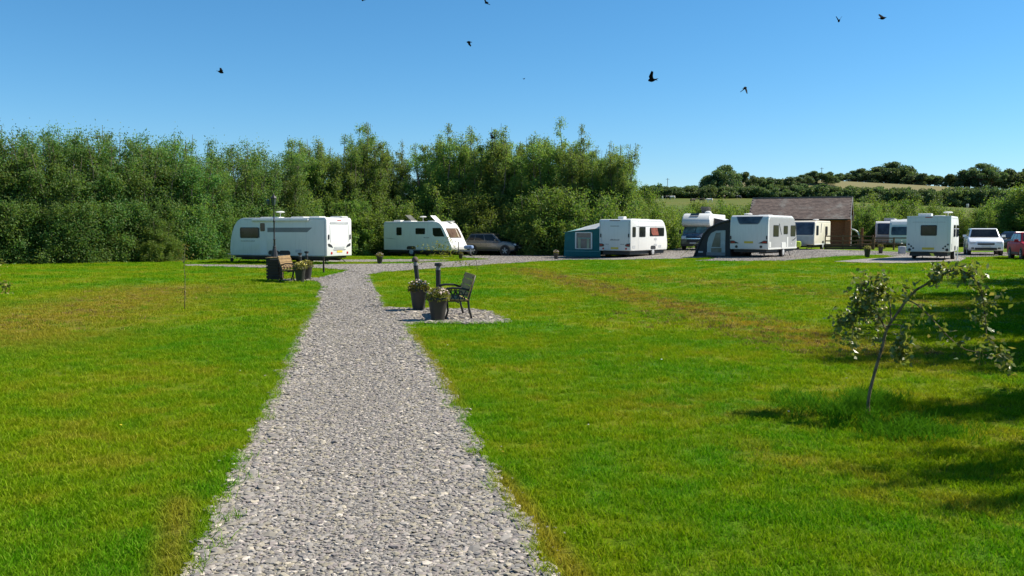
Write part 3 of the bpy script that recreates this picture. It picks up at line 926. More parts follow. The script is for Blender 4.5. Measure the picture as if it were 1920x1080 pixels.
# the tall willows in the middle
prof_m = [(540, 285), (572, 254), (600, 268), (622, 250), (650, 262), (678, 236), (710, 246), (735, 262), (762, 292), (800, 262), (832, 234), (865, 258), (900, 248), (930, 226), (958, 252), (985, 240), (1010, 262), (1042, 238), (1078, 246), (1100, 268), (1135, 268), (1170, 272), (1195, 300)]
GM = 'tall willows behind the caravans'
k = 0
for row, (dd, st, ph) in enumerate([(0.0, 46, 0), (3.2, 52, 22)]):
    px = 560 + ph
    while px < 1190:
        Y = float(np.interp(px, [560, 760, 880, 1060, 1200], [67, 71, 72, 70, 68])) + dd + RNG.uniform(-.5, .5)
        q = on(px, Y)
        top = top_at(prof_m, px) + (RNG.uniform(-4, 26) if row == 0 else RNG.uniform(-4, 14))
        if 738 < px < 792: top += 42
        h = (432 - top) / F_PX * Y + CAM_H
        plant('willow_tree', willows[k % 4], q, h / 9.0, 'tall feathery willow behind the caravans and the grey car', 'tree', GM, sx=RNG.uniform(.95, 1.2))
        k += 1; px += st + RNG.uniform(-7, 7)
# low growth closing the foot of the belt
for px, Y, h in [(300, 52.5, 2.6), (420, 58.5, 3.2), (590, 65, 4.0), (660, 67, 4.2), (700, 68, 4.5), (900, 69, 4.8), (990, 67.5, 4.6), (1035, 66, 5.2), (1090, 65.5, 5.4), (1150, 66, 5.0), (1000, 70, 5.5), (830, 69.5, 5), (770, 69, 4.5)]:
    plant('undergrowth_bush', shrubs[int(px) % 3], on(px, Y), h / 3.9, 'low leafy bush filling the foot of the tree belt', 'bush', 'bushes at the foot of the tree belt')
# scrub right of the willows and behind the building
for px, Y, h, in [(1203, 72, 4.6), (1224, 77, 3.8), (1250, 88, 3.8), (1285, 92, 4.0), (1320, 90, 3.9), (1355, 92, 4.1), (1390, 94, 4.2), (1258, 80, 3.6), (1270, 96, 4.2), (1305, 97, 4.3), (1340, 98, 4.2), (1375, 98, 4.4), (1410, 97, 4.2)]:
    plant('scrub_bush', shrubs[int(px) % 3], on(px, Y), h / 3.5, 'yellow green scrub bush behind the motorhome', 'bush', 'scrub behind the motorhome')
for px, Y, h in [(1612, 94, 4.6), (1640, 96, 4.5), (1668, 98, 4.2), (1698, 95, 4.3), (1730, 97, 4.0), (1762, 96, 4.4), (1795, 95, 3.7), (1825, 94, 3.6), (1850, 92, 3.9), (1880, 90, 4.6), (1905, 88, 5.2), (1935, 86, 5.6), (1655, 93, 3.4), (1715, 93, 3.2), (1790, 88, 2.9), (1845, 86, 3.2), (1625, 92, 3.4)]:
    plant('scrub_bush', shrubs[int(px) % 3], on(px, Y), h / 3.35, 'bright green scrub bush right of the brick building', 'bush', 'scrub right of the building')
# hedgerow across the hill and the ridge trees
def far(proto, px, ybase, ytop, Y, label, cat, group, name, nominal, sx=1.0):
    q = at(px, ybase, Y)
    h = (ybase - ytop) / F_PX * Y
    q.z = tz(q.x, q.y) - 0.3
    h = max(h, at(px, ytop, Y).z - q.z)
    return plant(name, proto, q, h / nominal, label, cat, group, sx=sx)
px = 1225
k = 0
while px < 1960:
    base = float(np.interp(px, [1225, 1500, 1620, 1760, 1850, 1960], [371, 373, 376, 381, 391, 398]))
    top = float(np.interp(px, [1225, 1300, 1330, 1400, 1540, 1560, 1600, 1700, 1740, 1757, 1790, 1850, 1960], [345, 348, 344, 347, 342, 345, 347, 349, 352, 368, 342, 348, 352])) + RNG.uniform(-3, 3)
    far(hedges[k % 2], px, base, top, 352 + RNG.uniform(-3, 3), 'dark bush in the hedgerow across the far hillside', 'hedge', 'hedgerow on the hillside', 'hedge_bush', 6.2, 1.0 if px < 1700 else .9)
    px += 15 + RNG.uniform(-3, 3); k += 1
for px, yb, yt, Y, pi, nm, sx, lb in [
    (1357, 352, 306, 385, 0, 15.0, .92, 'large spreading oak standing highest at the left of the hill'),
    (1402, 350, 316, 388, 1, 12.5, .8, 'smaller oak with bare trunk next to the large hill oak'),
    (1335, 350, 322, 383, 1, 12.5, .75, 'thin oak leaning out left of the large hill oak')]:
    far(oaks[pi], px, yb, yt, Y, lb, 'tree', None, 'oak_tree', nm, sx)
ridge = [(1228, 358, 344, 400), (1250, 358, 346, 410), (1275, 358, 343, 400), (1300, 358, 346, 405), (1432, 352, 327, 405), (1455, 352, 325, 405), (1478, 352, 333, 405),
         (1505, 350, 326, 420), (1528, 350, 322, 430), (1550, 348, 318, 430), (1575, 348, 322, 500), (1600, 345, 318, 500), (1622, 345, 311, 500), (1640, 345, 312, 500), (1660, 345, 303, 500), (1678, 345, 301, 500), (1697, 345, 314, 500),
         (1715, 348, 320, 480), (1735, 348, 320, 480), (1752, 352, 331, 480), (1775, 350, 325, 470), (1795, 350, 321, 470), (1818, 350, 312, 460), (1840, 350, 303, 450), (1858, 350, 311, 450), (1880, 350, 314, 460), (1900, 350, 309, 460), (1922, 350, 312, 460), (1945, 350, 312, 460)]
for k, (px, yb, yt, Y) in enumerate(ridge):
    pi = (1, 2, 2, 0)[k % 4]
    far(oaks[pi], px, yb, yt, Y, 'round dark tree in the wood along the hill ridge', 'tree', 'trees along the ridge', 'ridge_tree', (15.0, 12.5, 10.5)[pi], RNG.uniform(1.05, 1.4))
# trees right of the picture, whose shade falls across the lawn
for k, (x, y, h) in enumerate([(14.2, 17.5, 8.8), (16.8, 21.0, 9.4), (19.3, 25.5, 9.4), (11.2, 13.6, 6.8), (8.4, 9.7, 4.9), (7.0, 7.1, 4.5), (22.6, 30.0, 9.0)]):
    plant('lawn_tree', belts[k % 3], (x, y, tz(x, y)), h / 7.4, 'leafy tree in the row right of the lawn shading the grass', 'tree', 'row of trees right of the lawn', sx=.75)

# ------------------------------------------------------------------ caravans
class Van:
    """a caravan body: side outline drawn out across its width, with panels laid on its faces.
    local x runs forward, y to its left, z up; the origin is on the ground under the middle of the body"""
    def __init__(s, name, label, corner, which, heading, L, W, H, zb=0.42, front='curve', mat='white', rear=None, group='touring caravans on the site', mats=None):
        h = Vector(heading).normalized(); left = Vector((-h.y, h.x))
        sx = 1 if which[0] == 'r' else -1
        sy = -1 if which[1] == 'l' else 1
        c = Vector(corner[:2]) + h * (sx * L / 2) + left * (sy * W / 2)
        s.L, s.W, s.H, s.zb = L, W, H, zb
        s.h, s.left, s.c = h, left, c
        s.o = thing(name, label, name.replace('_', ' ') if name != 'caravan' else 'caravan', (c.x, c.y, tz(c.x, c.y)), math.atan2(h.y, h.x), group)
        F = {'curve': [(-1.05, H), (-.80, H - .05), (-.55, H - .19), (-.32, H - .48), (-.16, H - .85), (-.05, H - 1.3), (0, zb + .45), (0, zb + .2), (-.08, zb)],
             'rake': [(-1.55, H), (-1.28, H - .03), (-1.05, H - .11), (-.86, H - .27), (-.68, H - .52), (-.50, H - .84), (-.30, H - 1.22), (-.13, H - 1.55), (-.02, zb + .32), (0, zb + .12), (-.08, zb)],
             'nose': [(-.75, H), (-.55, H - .05), (-.36, H - .18), (-.22, H - .42), (-.10, H - 1.0), (0, zb + .75), (0, zb + .3), (-.06, zb)],
             'square': [(-.12, H), (-.04, H - .05), (0, H - .14), (0, zb)]}[front]
        Rr = rear or [(0, zb), (0, H - .14), (.04, H - .05), (.12, H)]
        s.F, s.Rr = F, Rr
        prof = [(-L / 2 + a, z) for a, z in Rr] + [(L / 2 + a, z) for a, z in F]
        mb = MB().prism(prof, -W / 2, W / 2)
        s.body = mb.build('body', M[mat], s.o, bevel=0.055, seg=3, smooth='auto')
        for sd in ('left', 'right'):
            for k_, (za, zc_) in enumerate(((zb + .015, zb + .055), (H - .115, H - .095))):
                if name == 'caravan':
                    s.panel('trim_rail', sd, [(-L / 2 + .14, za), (L / 2 + (F[0][0] - .02 if k_ else -.14), za), (L / 2 + (F[0][0] - .02 if k_ else -.14), zc_), (-L / 2 + .14, zc_)], 'light_grey', .007)
            for xs_ in ((-.30, .16) if name == 'caravan' else ()):
                s.panel('panel_seam', sd, [(xs_ * L, zb + .06), (xs_ * L + .012, zb + .06), (xs_ * L + .012, H - .12), (xs_ * L, H - .12)], 'light_grey', .004)
        s.fz = [z for _, z in F][::-1]; s.fx = [L / 2 + a for a, _ in F][::-1]
        s.rz = [z for _, z in Rr]; s.rx = [-L / 2 + a for a, _ in Rr]
    def m3(s, face, u, v, e):
        if face == 'left': return (u, s.W / 2 + e, v)
        if face == 'right': return (u, -s.W / 2 - e, v)
        if face == 'front': return (float(np.interp(v, s.fz, s.fx)) + e, u, v)
        if face == 'rear': return (float(np.interp(v, s.rz, s.rx)) - e, u, v)
        return (u, v, s.H + e)
    def panel(s, name, face, poly, mat, e=0.012, parent=None, lev=6, e0=-0.01):
        """flat or gently curved piece with the outline poly (u, v) lying on a face"""
        vs = [p[1] for p in poly]; lo, hi = min(vs), max(vs)
        lv = sorted(set([lo + (hi - lo) * i / lev for i in range(lev + 1)] + vs))
        n = len(poly); rows = []
        for v in lv:
            xs_ = []
            for i in range(n):
                (a, b), (c, d) = poly[i], poly[(i + 1) % n]
                if abs(b - d) < 1e-9:
                    if abs(v - b) < 1e-9: xs_ += [a, c]
                elif min(b, d) - 1e-9 <= v <= max(b, d) + 1e-9:
                    xs_.append(a + (c - a) * (v - b) / (d - b))
            rows.append((min(xs_), max(xs_)))
        V = []; Fc = []
        nl = len(lv)
        for (a, b), v in zip(rows, lv):
            V += [s.m3(face, a, v, e), s.m3(face, b, v, e), s.m3(face, a, v, e0), s.m3(face, b, v, e0)]
        for i in range(nl - 1):
            p, q = i * 4, (i + 1) * 4
            Fc += [(p, p + 1, q + 1, q), (p, q, q + 2, p + 2), (p + 1, p + 3, q + 3, q + 1)]
        Fc += [(0, 2, 3, 1), ((nl - 1) * 4, (nl - 1) * 4 + 1, (nl - 1) * 4 + 3, (nl - 1) * 4 + 2)]
        return MB().add(V, Fc).build(name, M[mat] if isinstance(mat, str) else mat, parent or s.o)
    @staticmethod
    def rr(u0, u1, v0, v1, r=0.06):
        r = min(r, (u1 - u0) / 2.2, (v1 - v0) / 2.2)
        k = r * 0.3
        return [(u0 + r, v0), (u1 - r, v0), (u1 - k, v0 + k), (u1, v0 + r), (u1, v1 - r), (u1 - k, v1 - k), (u1 - r, v1), (u0 + r, v1), (u0 + k, v1 - k), (u0, v1 - r), (u0, v0 + r), (u0 + k, v0 + k)]
    def window(s, face, u0, u1, v0, v1, glass='glass', r=0.07, fr='dark', w=0.035):
        if u1 < u0: u0, u1 = u1, u0
        f = s.panel('window', face, s.rr(u0, u1, v0, v1, r), fr, 0.014)
        s.panel('pane', face, s.rr(u0 + w, u1 - w, v0 + w, v1 - w, r * .7), glass, 0.022, f)
        return f
    def wheel(s, x, side, r=0.31, w=0.19):
        y = (s.W / 2 - 0.10) * (1 if side == 'left' else -1)
        y0, y1 = y - w / 2, y + w / 2
        t = MB().lathe([(r * .55, y0), (r * .93, y0), (r, y0 + .03), (r, y1 - .03), (r * .93, y1), (r * .55, y1)], 20, (x, 0, r), axis='Y').build('wheel', M['rubber'], s.o, smooth='auto')
        yo = y1 if side == 'left' else y0
        sg = 1 if side == 'left' else -1
        MB().lathe([(r * .58, yo - .02 * sg), (r * .58, yo + .006 * sg), (r * .45, yo + .012 * sg), (r * .12, yo + .03 * sg)], 16, (x, 0, r), axis='Y').build('rim', M['light_grey'], t)
        return t
    def chassis(s, wheels, hitch=True, hang=0.10, steadies=True):
        L, W, zb = s.L, s.W, s.zb
        MB().box((0, 0, zb - hang / 2 - .02), (L * .92, W * .86, hang)).box((0, 0.55, zb - .2), (L * .9, .05, .12)).box((0, -0.55, zb - .2), (L * .9, .05, .12)).build('chassis', M['dark'], s.o)
        for x in wheels:
            for sd in ('left', 'right'):
                s.wheel(x, sd)
                s.panel('wheel_arch', sd, s.rr(x - .40, x + .40, zb + .002, zb + .30, .22), 'dark', 0.006)
        if hitch:
            a = MB().tube([(L / 2 - .4, .5, zb - .06), (L / 2 + 1.0, .05, zb - .02)], .04, 6).tube([(L / 2 - .4, -.5, zb - .06), (L / 2 + 1.0, -.05, zb - .02)], .04, 6)
            a.tube([(L / 2 + .9, 0, zb - .02), (L / 2 + 1.25, 0, zb + .03)], .035, 6)
            a.build('tow_frame', M['metal'], s.o)
            j = MB().tube([(L / 2 + .85, .1, .2), (L / 2 + .85, .1, zb + .3)], .025, 6).build('jockey_wheel', M['metal'], s.o)
            MB().lathe([(.05, .07), (.11, .07), (.11, .13), (.05, .13)], 12, (L / 2 + .85, 0, .11), axis='Y').build('tyre', M['rubber'], j)
        if steadies:
            for x, k in ((L / 2 - .7, 1), (-L / 2 + .6, -1)):
                for y in (-W * .36, W * .36):
                    MB().tube([(x, y, zb - .08), (x + .42 * k, y, .035)], .022, 5).box((x + .44 * k, y, .015), (.16, .14, .03)).build('corner_steady', M['dark'], s.o)
    def vent(s, x, y, w=.5, d=.45, h=.11, mat='white'):
        b = MB().box((x, y, s.H + h / 2 - .015), (w, d, h)).build('roof_vent', M[mat], s.o, bevel=.035, smooth='auto')
        return b
    def open_vent(s, x, y, w=.6, d=.6, ang=55, mat='tinted_vent', flip=1):
        f = MB().box((x, y, s.H + .03), (w + .08, d + .08, .07)).build('roof_light', M['white'], s.o)
        a = R(ang)
        rot = Matrix.Rotation(-a * flip, 3, 'Y')
        off = rot @ Vector((w / 2 * flip, 0, 0))
        MB().box((x - w / 2 * flip + off.x, y, s.H + .075 + off.z), (w, d, .035), mat=rot).build('lid', M[mat], f, bevel=.01)
    def aerial(s, x, y, h=.28, mat='white'):
        a = MB().tube([(x, y, s.H - .02), (x, y, s.H + h)], .018, 6).build('aerial_mast', M[mat], s.o)
        MB().lathe([(.02, h - .015), (.22, h - .005), (.26, h + .03), (.20, h + .07), (.05, h + .085)], 16, (x, y, s.H)).build('aerial_dish', M[mat], a, smooth='auto')
    def round_light(s, face, u, v, r, mat='red'):
        poly = [(u + r * math.cos(a), v + r * math.sin(a)) for a in [2 * math.pi * k / 14 for k in range(14)]]
        return s.panel('tail_light', face, poly, mat, 0.02)
    def letters(s, face, u0, u1, v, hgt, n, mat='mid_grey'):
        """a line of small lettering too blurred in the photograph to read"""
        du = (u1 - u0) / n
        mb = MB()
        for i in range(n):
            hh = hgt * random.choice((.7, 1, .85))
            a = u0 + du * (i + .12); b = u0 + du * (i + .78)
            q = [s.m3(face, a, v, .006), s.m3(face, b, v, .006), s.m3(face, b, v + hh, .006), s.m3(face, a, v + hh, .006)]
            q2 = [s.m3(face, a, v, -.006), s.m3(face, b, v, -.006), s.m3(face, b, v + hh, -.006), s.m3(face, a, v + hh, -.006)]
            mb.add(q + q2, [(0, 1, 2, 3), (0, 4, 5, 1), (1, 5, 6, 2), (2, 6, 7, 3), (3, 7, 4, 0)])
        return mb.build('lettering', M[mat], s.o)

GV = 'touring caravans on the site'
# A: the long white caravan on the left, seen from its rear corner
v = Van('caravan', 'long white caravan with dark grey side stripe behind the lamp post', (-10.1, 48.0), 'rl', (-.9, .43), 6.9, 2.3, 2.56)
L, W, H = v.L, v.W, v.H
X = lambda f: -L / 2 + f * L
v.window('left', X(.685), X(.885), 1.41, 2.02)
v.panel('stripe', 'left', [(X(.60), 2.0), (X(.685), 2.0), (X(.685), 1.44), (X(.675), 1.44)], 'mid_grey', .006)
v.panel('stripe', 'left', [(X(.14), 2.0), (X(.595), 2.0), (X(.595), 1.75), (X(.19), 1.75)], 'mid_grey', .006)
d = v.panel('door', 'left', v.rr(X(.605), X(.675), .48, 2.32, .06), 'white', .010)
v.panel('window_pane', 'left', v.rr(X(.62), X(.668), 1.80, 2.26, .05), 'glass', .020, d)
v.letters('left', X(.73), X(.88), 1.22, .05, 16)
MB().box((X(.46), W / 2 + .05, 2.42), (L * .58, .12, .13)).build('awning_cassette', M['white'], v.o, bevel=.03, smooth='auto')
v.panel('service_hatch', 'left', v.rr(X(.25), X(.31), .62, .78, .02), 'light_grey', .008)
v.panel('corner_trim', 'left', [(-L / 2 + .10, .46), (-L / 2 + .13, .46), (-L / 2 + .13, 2.35), (-L / 2 + .10, 2.35)], 'light_grey', .012)
v.panel('grab_rail', 'rear', v.rr(-.85, .85, 2.20, 2.32, .05), 'light_grey', .02)
v.panel('brake_light', 'rear', v.rr(-.18, .18, 2.38, 2.42, .02), 'red', .012)
for sg in (-1, 1):
    v.panel('tail_light_cluster', 'rear', [(sg * .60, .90), (sg * .98, .98), (sg * 1.04, 1.10), (sg * .95, 1.13), (sg * .72, 1.04)], 'dark', .02)
    v.round_light('rear', sg * .72, .60, .07)
    v.panel('grab_handle', 'rear', v.rr(sg * .98 - .04, sg * .98 + .04, 1.35, 1.62, .03), 'dark', .04)
    v.panel('moulding', 'rear', [(sg * .80, 1.2), (sg * .83, 1.2), (sg * .86, 2.15), (sg * .82, 2.15)], 'light_grey', .012)
v.panel('rear_badge_panel', 'rear', v.rr(-.46, .46, .84, .95, .03), 'light_grey', .016)
v.panel('rear_bumper_line', 'rear', [(-.6, .79), (-.5, .75), (.5, .75), (.6, .79), (.5, .78), (-.5, .78)], 'mid_grey', .012)
v.panel('number_plate', 'rear', v.rr(-.25, .25, .62, .73, .01), 'yellow', .014)
v.chassis((-.55, .22))
v.vent(1.1, .2, 1.2, .7, .07); v.vent(-.6, -.2, .9, .6, .08); v.vent(-2.2, .3, .7, .6, .08); v.aerial(.35, .4, .30); v.vent(-3.0, -.6, .8, .6, .09)

# B: white caravan with its roof lights open
v = Van('caravan', 'white caravan with opened roof lights and raked front beside the grey car', (-4.27, 62.3), 'fr', (.88, -.47), 5.9, 2.2, 2.50, front='rake')
L, W, H = v.L, v.W, v.H
X = lambda f: -L / 2 + f * L
v.window('right', X(.195), X(.275), 1.50, 2.08)
v.window('right', X(.48), X(.62), 1.58, 2.02)
v.panel('window', 'right', [(X(.73), 2.03), (X(.845), 2.03), (X(.90), 1.42), (X(.76), 1.42), (X(.735), 1.55)], 'glass', .014)
v.window('front', -.82, .82, 1.32, 2.02, 'glass_brown', .08, 'dark', .03)
v.panel('curtain_tie', 'front', [(.42, 1.36), (.47, 1.36), (.52, 1.98), (.47, 1.98)], 'cream', .026)
v.letters('right', X(.60), X(.68), 1.30, .07, 6)
v.panel('swoosh_stripe', 'right', [(X(.02), 1.31), (X(.12), 1.28), (X(.20), 1.20), (X(.11), 1.25), (X(.02), 1.29)], 'mid_grey', .006)
v.panel('gas_locker_lid', 'front', v.rr(-.75, .75, .62, 1.12, .12), 'white', .018)
v.round_light('front', -.88, .95, .07, 'lens')
v.chassis((-.5,), hang=.14)
v.vent(-2.35, 0, .62, .5, .13)
v.open_vent(-1.35, 0, .66, .75, 38, 'tinted_vent', -1)
v.aerial(-.25, .1, .32)
v.open_vent(.80, 0, .55, .70, 40, 'white', -1)
v.vent(1.15 + .7, .5, .5, .4, .05)
MB().box((L / 2 + .75, 0, .66), (.70, .34, .26)).build('hitch_cover', M['blue_cover'], v.o, bevel=.10, seg=3, smooth='auto')
MB().tube([(L / 2 + .35, -.75, .15), (L / 2 + .35, -.75, 1.05)], .03, 6).build('steady_handle', M['dark'], v.o)

# C: white caravan with the green awning
v = Van('caravan', 'white caravan with brown curtained end window joined to the green awning', (7.53, 56.0), 'rr', (.557, .83), 5.7, 2.25, 2.45)
VC = v
L, W, H = v.L, v.W, v.H
X = lambda f: -L / 2 + f * L
v.window('right', X(.045), X(.13), 1.30, 1.96)
v.window('right', X(.22), X(.385), 1.30, 1.96)
v.window('right', X(.50), X(.90), 1.34, 1.92, 'glass')
v.panel('curtain', 'right', [(X(.52), 1.90), (X(.70), 1.90), (X(.74), 1.40), (X(.58), 1.40), (X(.545), 1.55)], 'red_curtain', .026)
v.panel('window_rail', 'right', [(X(.15), 1.97), (X(.90), 1.97), (X(.90), 1.99), (X(.15), 1.99)], 'mid_grey', .010)
v.panel('fridge_vent', 'right', v.rr(X(.62), X(.70), 1.08, 1.22, .02), 'light_grey', .010)
v.panel('fridge_vent', 'right', v.rr(X(.62), X(.70), .70, .84, .02), 'light_grey', .010)
v.panel('service_hatch', 'right', v.rr(X(.05), X(.12), .58, .76, .02), 'light_grey', .008)
v.panel('service_hatch', 'right', v.rr(X(.74), X(.82), .58, .74, .02), 'light_grey', .008)
v.panel('brake_light', 'rear', v.rr(-.38, .38, 2.34, 2.385, .02), 'dark', .012)
v.letters('rear', -.32, .32, 1.98, .06, 10); v.letters('rear', -.34, .34, 1.08, .10, 9); 
v.letters('rear', .42, .68, .82, .05, 5); v.letters('rear', -.68, -.40, .82, .05, 5)
for sg in (-1, 1):
    v.panel('tail_light_cluster', 'rear', [(sg * .74, .80), (sg * .80, .70), (sg * 1.08, .68), (sg * 1.10, .90), (sg * .88, .88)], 'dark', .02)
    v.panel('red_lens', 'rear', v.rr(sg * .96 - .10, sg * .96 + .10, .76, .82, .02), 'red', .028)
    v.round_light('rear', sg * .82, .56, .065)
    v.panel('grab_handle', 'rear', v.rr(sg * 1.0 - .035, sg * 1.0 + .035, 1.28, 1.52, .03), 'dark', .04)
    v.panel('corner_trim', 'rear', [(sg * 1.03, 2.30), (sg * 1.06, 2.30), (sg * .98, .95), (sg * .95, .95)], 'light_grey', .010)
v.panel('number_plate', 'rear', v.rr(-.27, .27, .53, .65, .01), 'yellow', .014)
v.chassis((.55,), hang=.22)
v.vent(-1.6, .1, .42, .42, .20); v.vent(-.5, .0, 1.4, .8, .06); v.vent(1.3, .1, .9, .7, .06)

# D: white caravan with grey sides and the charcoal awning
v = Van('caravan', 'white backed caravan with grey side panels joined to the charcoal awning', (14.82, 51.0), 'rr', (.572, .82), 5.4, 2.3, 2.50, zb=.50, rear=[(0, .50), (-.03, 1.2), (-.02, 1.9), (.03, 2.2), (.12, 2.40), (.26, 2.50)])
VD = v
L, W, H = v.L, v.W, v.H
X = lambda f: -L / 2 + f * L
v.panel('side_panel', 'right', [(X(.05), .60), (X(.95), .60), (X(.975), 1.2), (X(.93), 2.05), (X(.86), 2.36), (X(.06), 2.36), (X(.03), 2.2)], 'pale_grey', .006)
v.window('right', X(.16), X(.345), 1.24, 1.93); v.window('right', X(.51), X(.66), 1.38, 1.90); v.window('right', X(.76), X(.94), 1.24, 1.93)
for a, b in ((.345, .45), (.93, .985)):
    v.panel('swirl_stripe', 'right', [(X(a), 2.02), (X(a + .02), 2.02), (X(b), 1.36), (X(b - .015), 1.36)], 'dark', .014)
v.panel('arc_stripe', 'right', [(X(.80), 1.02), (X(.86), .98), (X(.955), 1.12), (X(.95), 1.18), (X(.86), 1.04)], 'dark', .014)
v.panel('service_hatch', 'right', v.rr(X(.03), X(.09), .62, .95, .02), 'white', .016)
v.panel('service_hatch', 'right', v.rr(X(.63), X(.68), .60, 1.22, .02), 'white', .016)
v.panel('side_marker', 'right', v.rr(X(.78), X(.80), .75, .85, .01), 'white', .016)
v.panel('lower_skirt', 'right', v.rr(X(0.0), X(1.0), .50, .60, .02), 'white', .016)
v.panel('wheel_spat', 'right', v.rr(X(.44), X(.60), .50, .90, .16), 'white', .03)
rw = v.panel('roof_window', 'rear', [(-.80, 2.43), (.80, 2.43), (.62, 2.04), (.52, 1.97), (-.52, 1.97), (-.62, 2.04)], 'mid_grey', .016)
v.panel('pane', 'rear', [(-.74, 2.40), (.74, 2.40), (.58, 2.07), (.50, 2.01), (-.50, 2.01), (-.58, 2.07)], 'glass_blue', .024, rw)
for sg in (-1, 1):
    v.panel('tail_light_cluster', 'rear', [(sg * .58, .86), (sg * 1.12, .84), (sg * 1.12, 1.02), (sg * .92, 1.02)], 'dark', .02)
    v.panel('red_lens', 'rear', v.rr(sg * .95 - .12, sg * .95 + .12, .89, .96, .02), 'red', .028)
    v.round_light('rear', sg * .74, .66, .08, 'dark')
    v.panel('grab_handle', 'rear', v.rr(sg * 1.08 - .03, sg * 1.08 + .03, 1.08, 1.30, .03), 'dark', .04)
v.panel('number_plate', 'rear', v.rr(-.27, .27, .86, .98, .01), 'yellow', .014)
v.chassis((.12,), hang=.14)
v.aerial(-1.2, .6, .06); v.vent(-.4, -.2, .9, .6, .07); v.vent(1.0, -.1, .8, .6, .05)

# E: cream caravan with the dark panoramic front
v = Van('caravan', 'cream caravan with large smoked front window in front of the brick building', (24.7, 72.0), 'fl', (-.54, -.8415), 5.5, 2.25, 2.40, front='nose', mat='cream')
L, W, H = v.L, v.W, v.H
X = lambda f: -L / 2 + f * L
v.window('front', -1.02, 1.04, 1.22, 2.30, 'glass_blue', .10, 'mid_grey', .03)
v.panel('front_locker', 'front', v.rr(-1.05, 1.05, .46, 1.12, .10), 'light_grey', .018)
v.window('left', X(.76), X(.90), 1.20, 2.0)
d = v.panel('door', 'left', v.rr(X(.12), X(.42), .48, 2.18, .08), 'cream', .014)
v.panel('window_pane', 'left', v.rr(X(.20), X(.36), 1.18, 1.94, .12), 'glass', .024, d)
v.panel('swirl_stripe', 'left', [(X(.56), 2.2), (X(.60), 2.2), (X(.62), 1.4), (X(.60), 1.4)], 'mid_grey', .008)
v.panel('lower_skirt', 'left', v.rr(X(0), X(1), .42, .50, .02), 'white', .014)
v.chassis((-.2,))
v.aerial(-.6, .4, .08); v.vent(.9, .0, 1.2, .7, .05, 'dark')
MB().box((L / 2 + .9, .05, .48), (.5, .45, .50), .5).build('hitch_lock', M['hi_vis'], v.o, bevel=.12, seg=2, smooth='auto')

# F: older caravan seen square from the back
v = Van('caravan', 'older boxy caravan with small rear window and round tail lights near the white car', (22.9, 46.0), 'rr', (.518, .855), 5.0, 2.13, 2.36, zb=.46, rear=[(0, .46), (0, 2.28), (.03, 2.36)])
L, W, H = v.L, v.W, v.H
X = lambda f: -L / 2 + f * L
v.window('rear', -.40, .38, 1.32, 1.88, 'glass', .05, 'dark', .05)
v.panel('brake_light', 'rear', v.rr(-.18, .18, 2.27, 2.31, .02), 'red', .012)
v.panel('roof_trim', 'rear', [(-W / 2, 2.31), (W / 2, 2.31), (W / 2, 2.355), (-W / 2, 2.355)], 'white', .02)
v.letters('rear', -.80, .80, 2.02, .035, 18, 'light_grey')
for sg in (-1, 1):
    v.round_light('rear', sg * .90, .58, .075, 'dark'); v.round_light('rear', sg * .72, .66, .045, 'dark'); v.round_light('rear', sg * .82, .76, .045, 'dark'); v.round_light('rear', sg * .94, .86, .045, 'dark')
v.panel('number_plate', 'rear', v.rr(-.29, .29, .58, .70, .01), 'yellow', .014)
v.window('right', X(.30), X(.52), 1.25, 1.90); v.window('right', X(.62), X(.92), 1.25, 1.90)
v.panel('service_hatch', 'right', v.rr(X(.1), X(.2), .6, .9, .02), 'light_grey', .008)
v.chassis((.1,), hang=.2)
v.vent(-1.7, .25, .75, .65, .16); v.aerial(1.6, -.55, .22); v.vent(0, -.3, .9, .5, .07)
MB().tube([(-1.9, -1.35, .02), (-1.9, -1.35, .75)], .03, 6).box((-1.9, -1.35, .03), (.2, .2, .06)).build('pitch_post', M['white'], v.o)

# far caravans beyond the fence
q = on(1638, 86.5)
v = Van('caravan', 'small white caravan with roof cooler behind the wooden fence', (q.x, q.y), 'fr', (-.42, -.91), 5.2, 2.2, 2.5, front='nose')
v.window('front', -.9, .9, 1.20, 2.30, 'glass_blue', .1, 'dark', .03)
v.panel('front_locker', 'front', v.rr(-1.0, 1.0, .46, 1.05, .1), 'light_grey', .018)
v.window('left', -1.2, -.3, 1.3, 1.9); v.window('left', .5, 1.3, 1.3, 1.9)
v.chassis((-.2,))
v.vent(.6, .1, 1.1, .95, .34, 'pale_grey'); v.aerial(-.8, .5, .2)
q = on(1664, 83)
v = Van('caravan', 'rounded white caravan behind the fence half hidden by the boxy caravan', (q.x, q.y), 'fr', (-.50, -.866), 5.4, 2.25, 2.62, front='curve')
v.window('front', -.95, .95, 1.15, 1.95, 'glass_blue', .12, 'mid_grey', .03)
v.panel('front_panel', 'front', v.rr(-.95, .95, 2.05, 2.56, .08), 'white', .016)
v.window('left', .3, 1.5, 1.25, 1.9); v.window('left', -1.6, -.6, 1.25, 1.9)
v.chassis((-.2,)); v.vent(-.3, 0, .9, .6, .08)

# ------------------------------------------------------------------ motorhome
q = at(1330, 440, 70.0)
v = Van('motorhome', 'white motorhome with grey cab and rounded overcab bed behind the charcoal awning', (q.x, q.y), 'fl', (-.416, -.909), 6.4, 2.25, 2.92, zb=.55, front='square', group='motorhomes on the site')
L, W, H = v.L, v.W, v.H
v.o['category'] = 'motorhome'
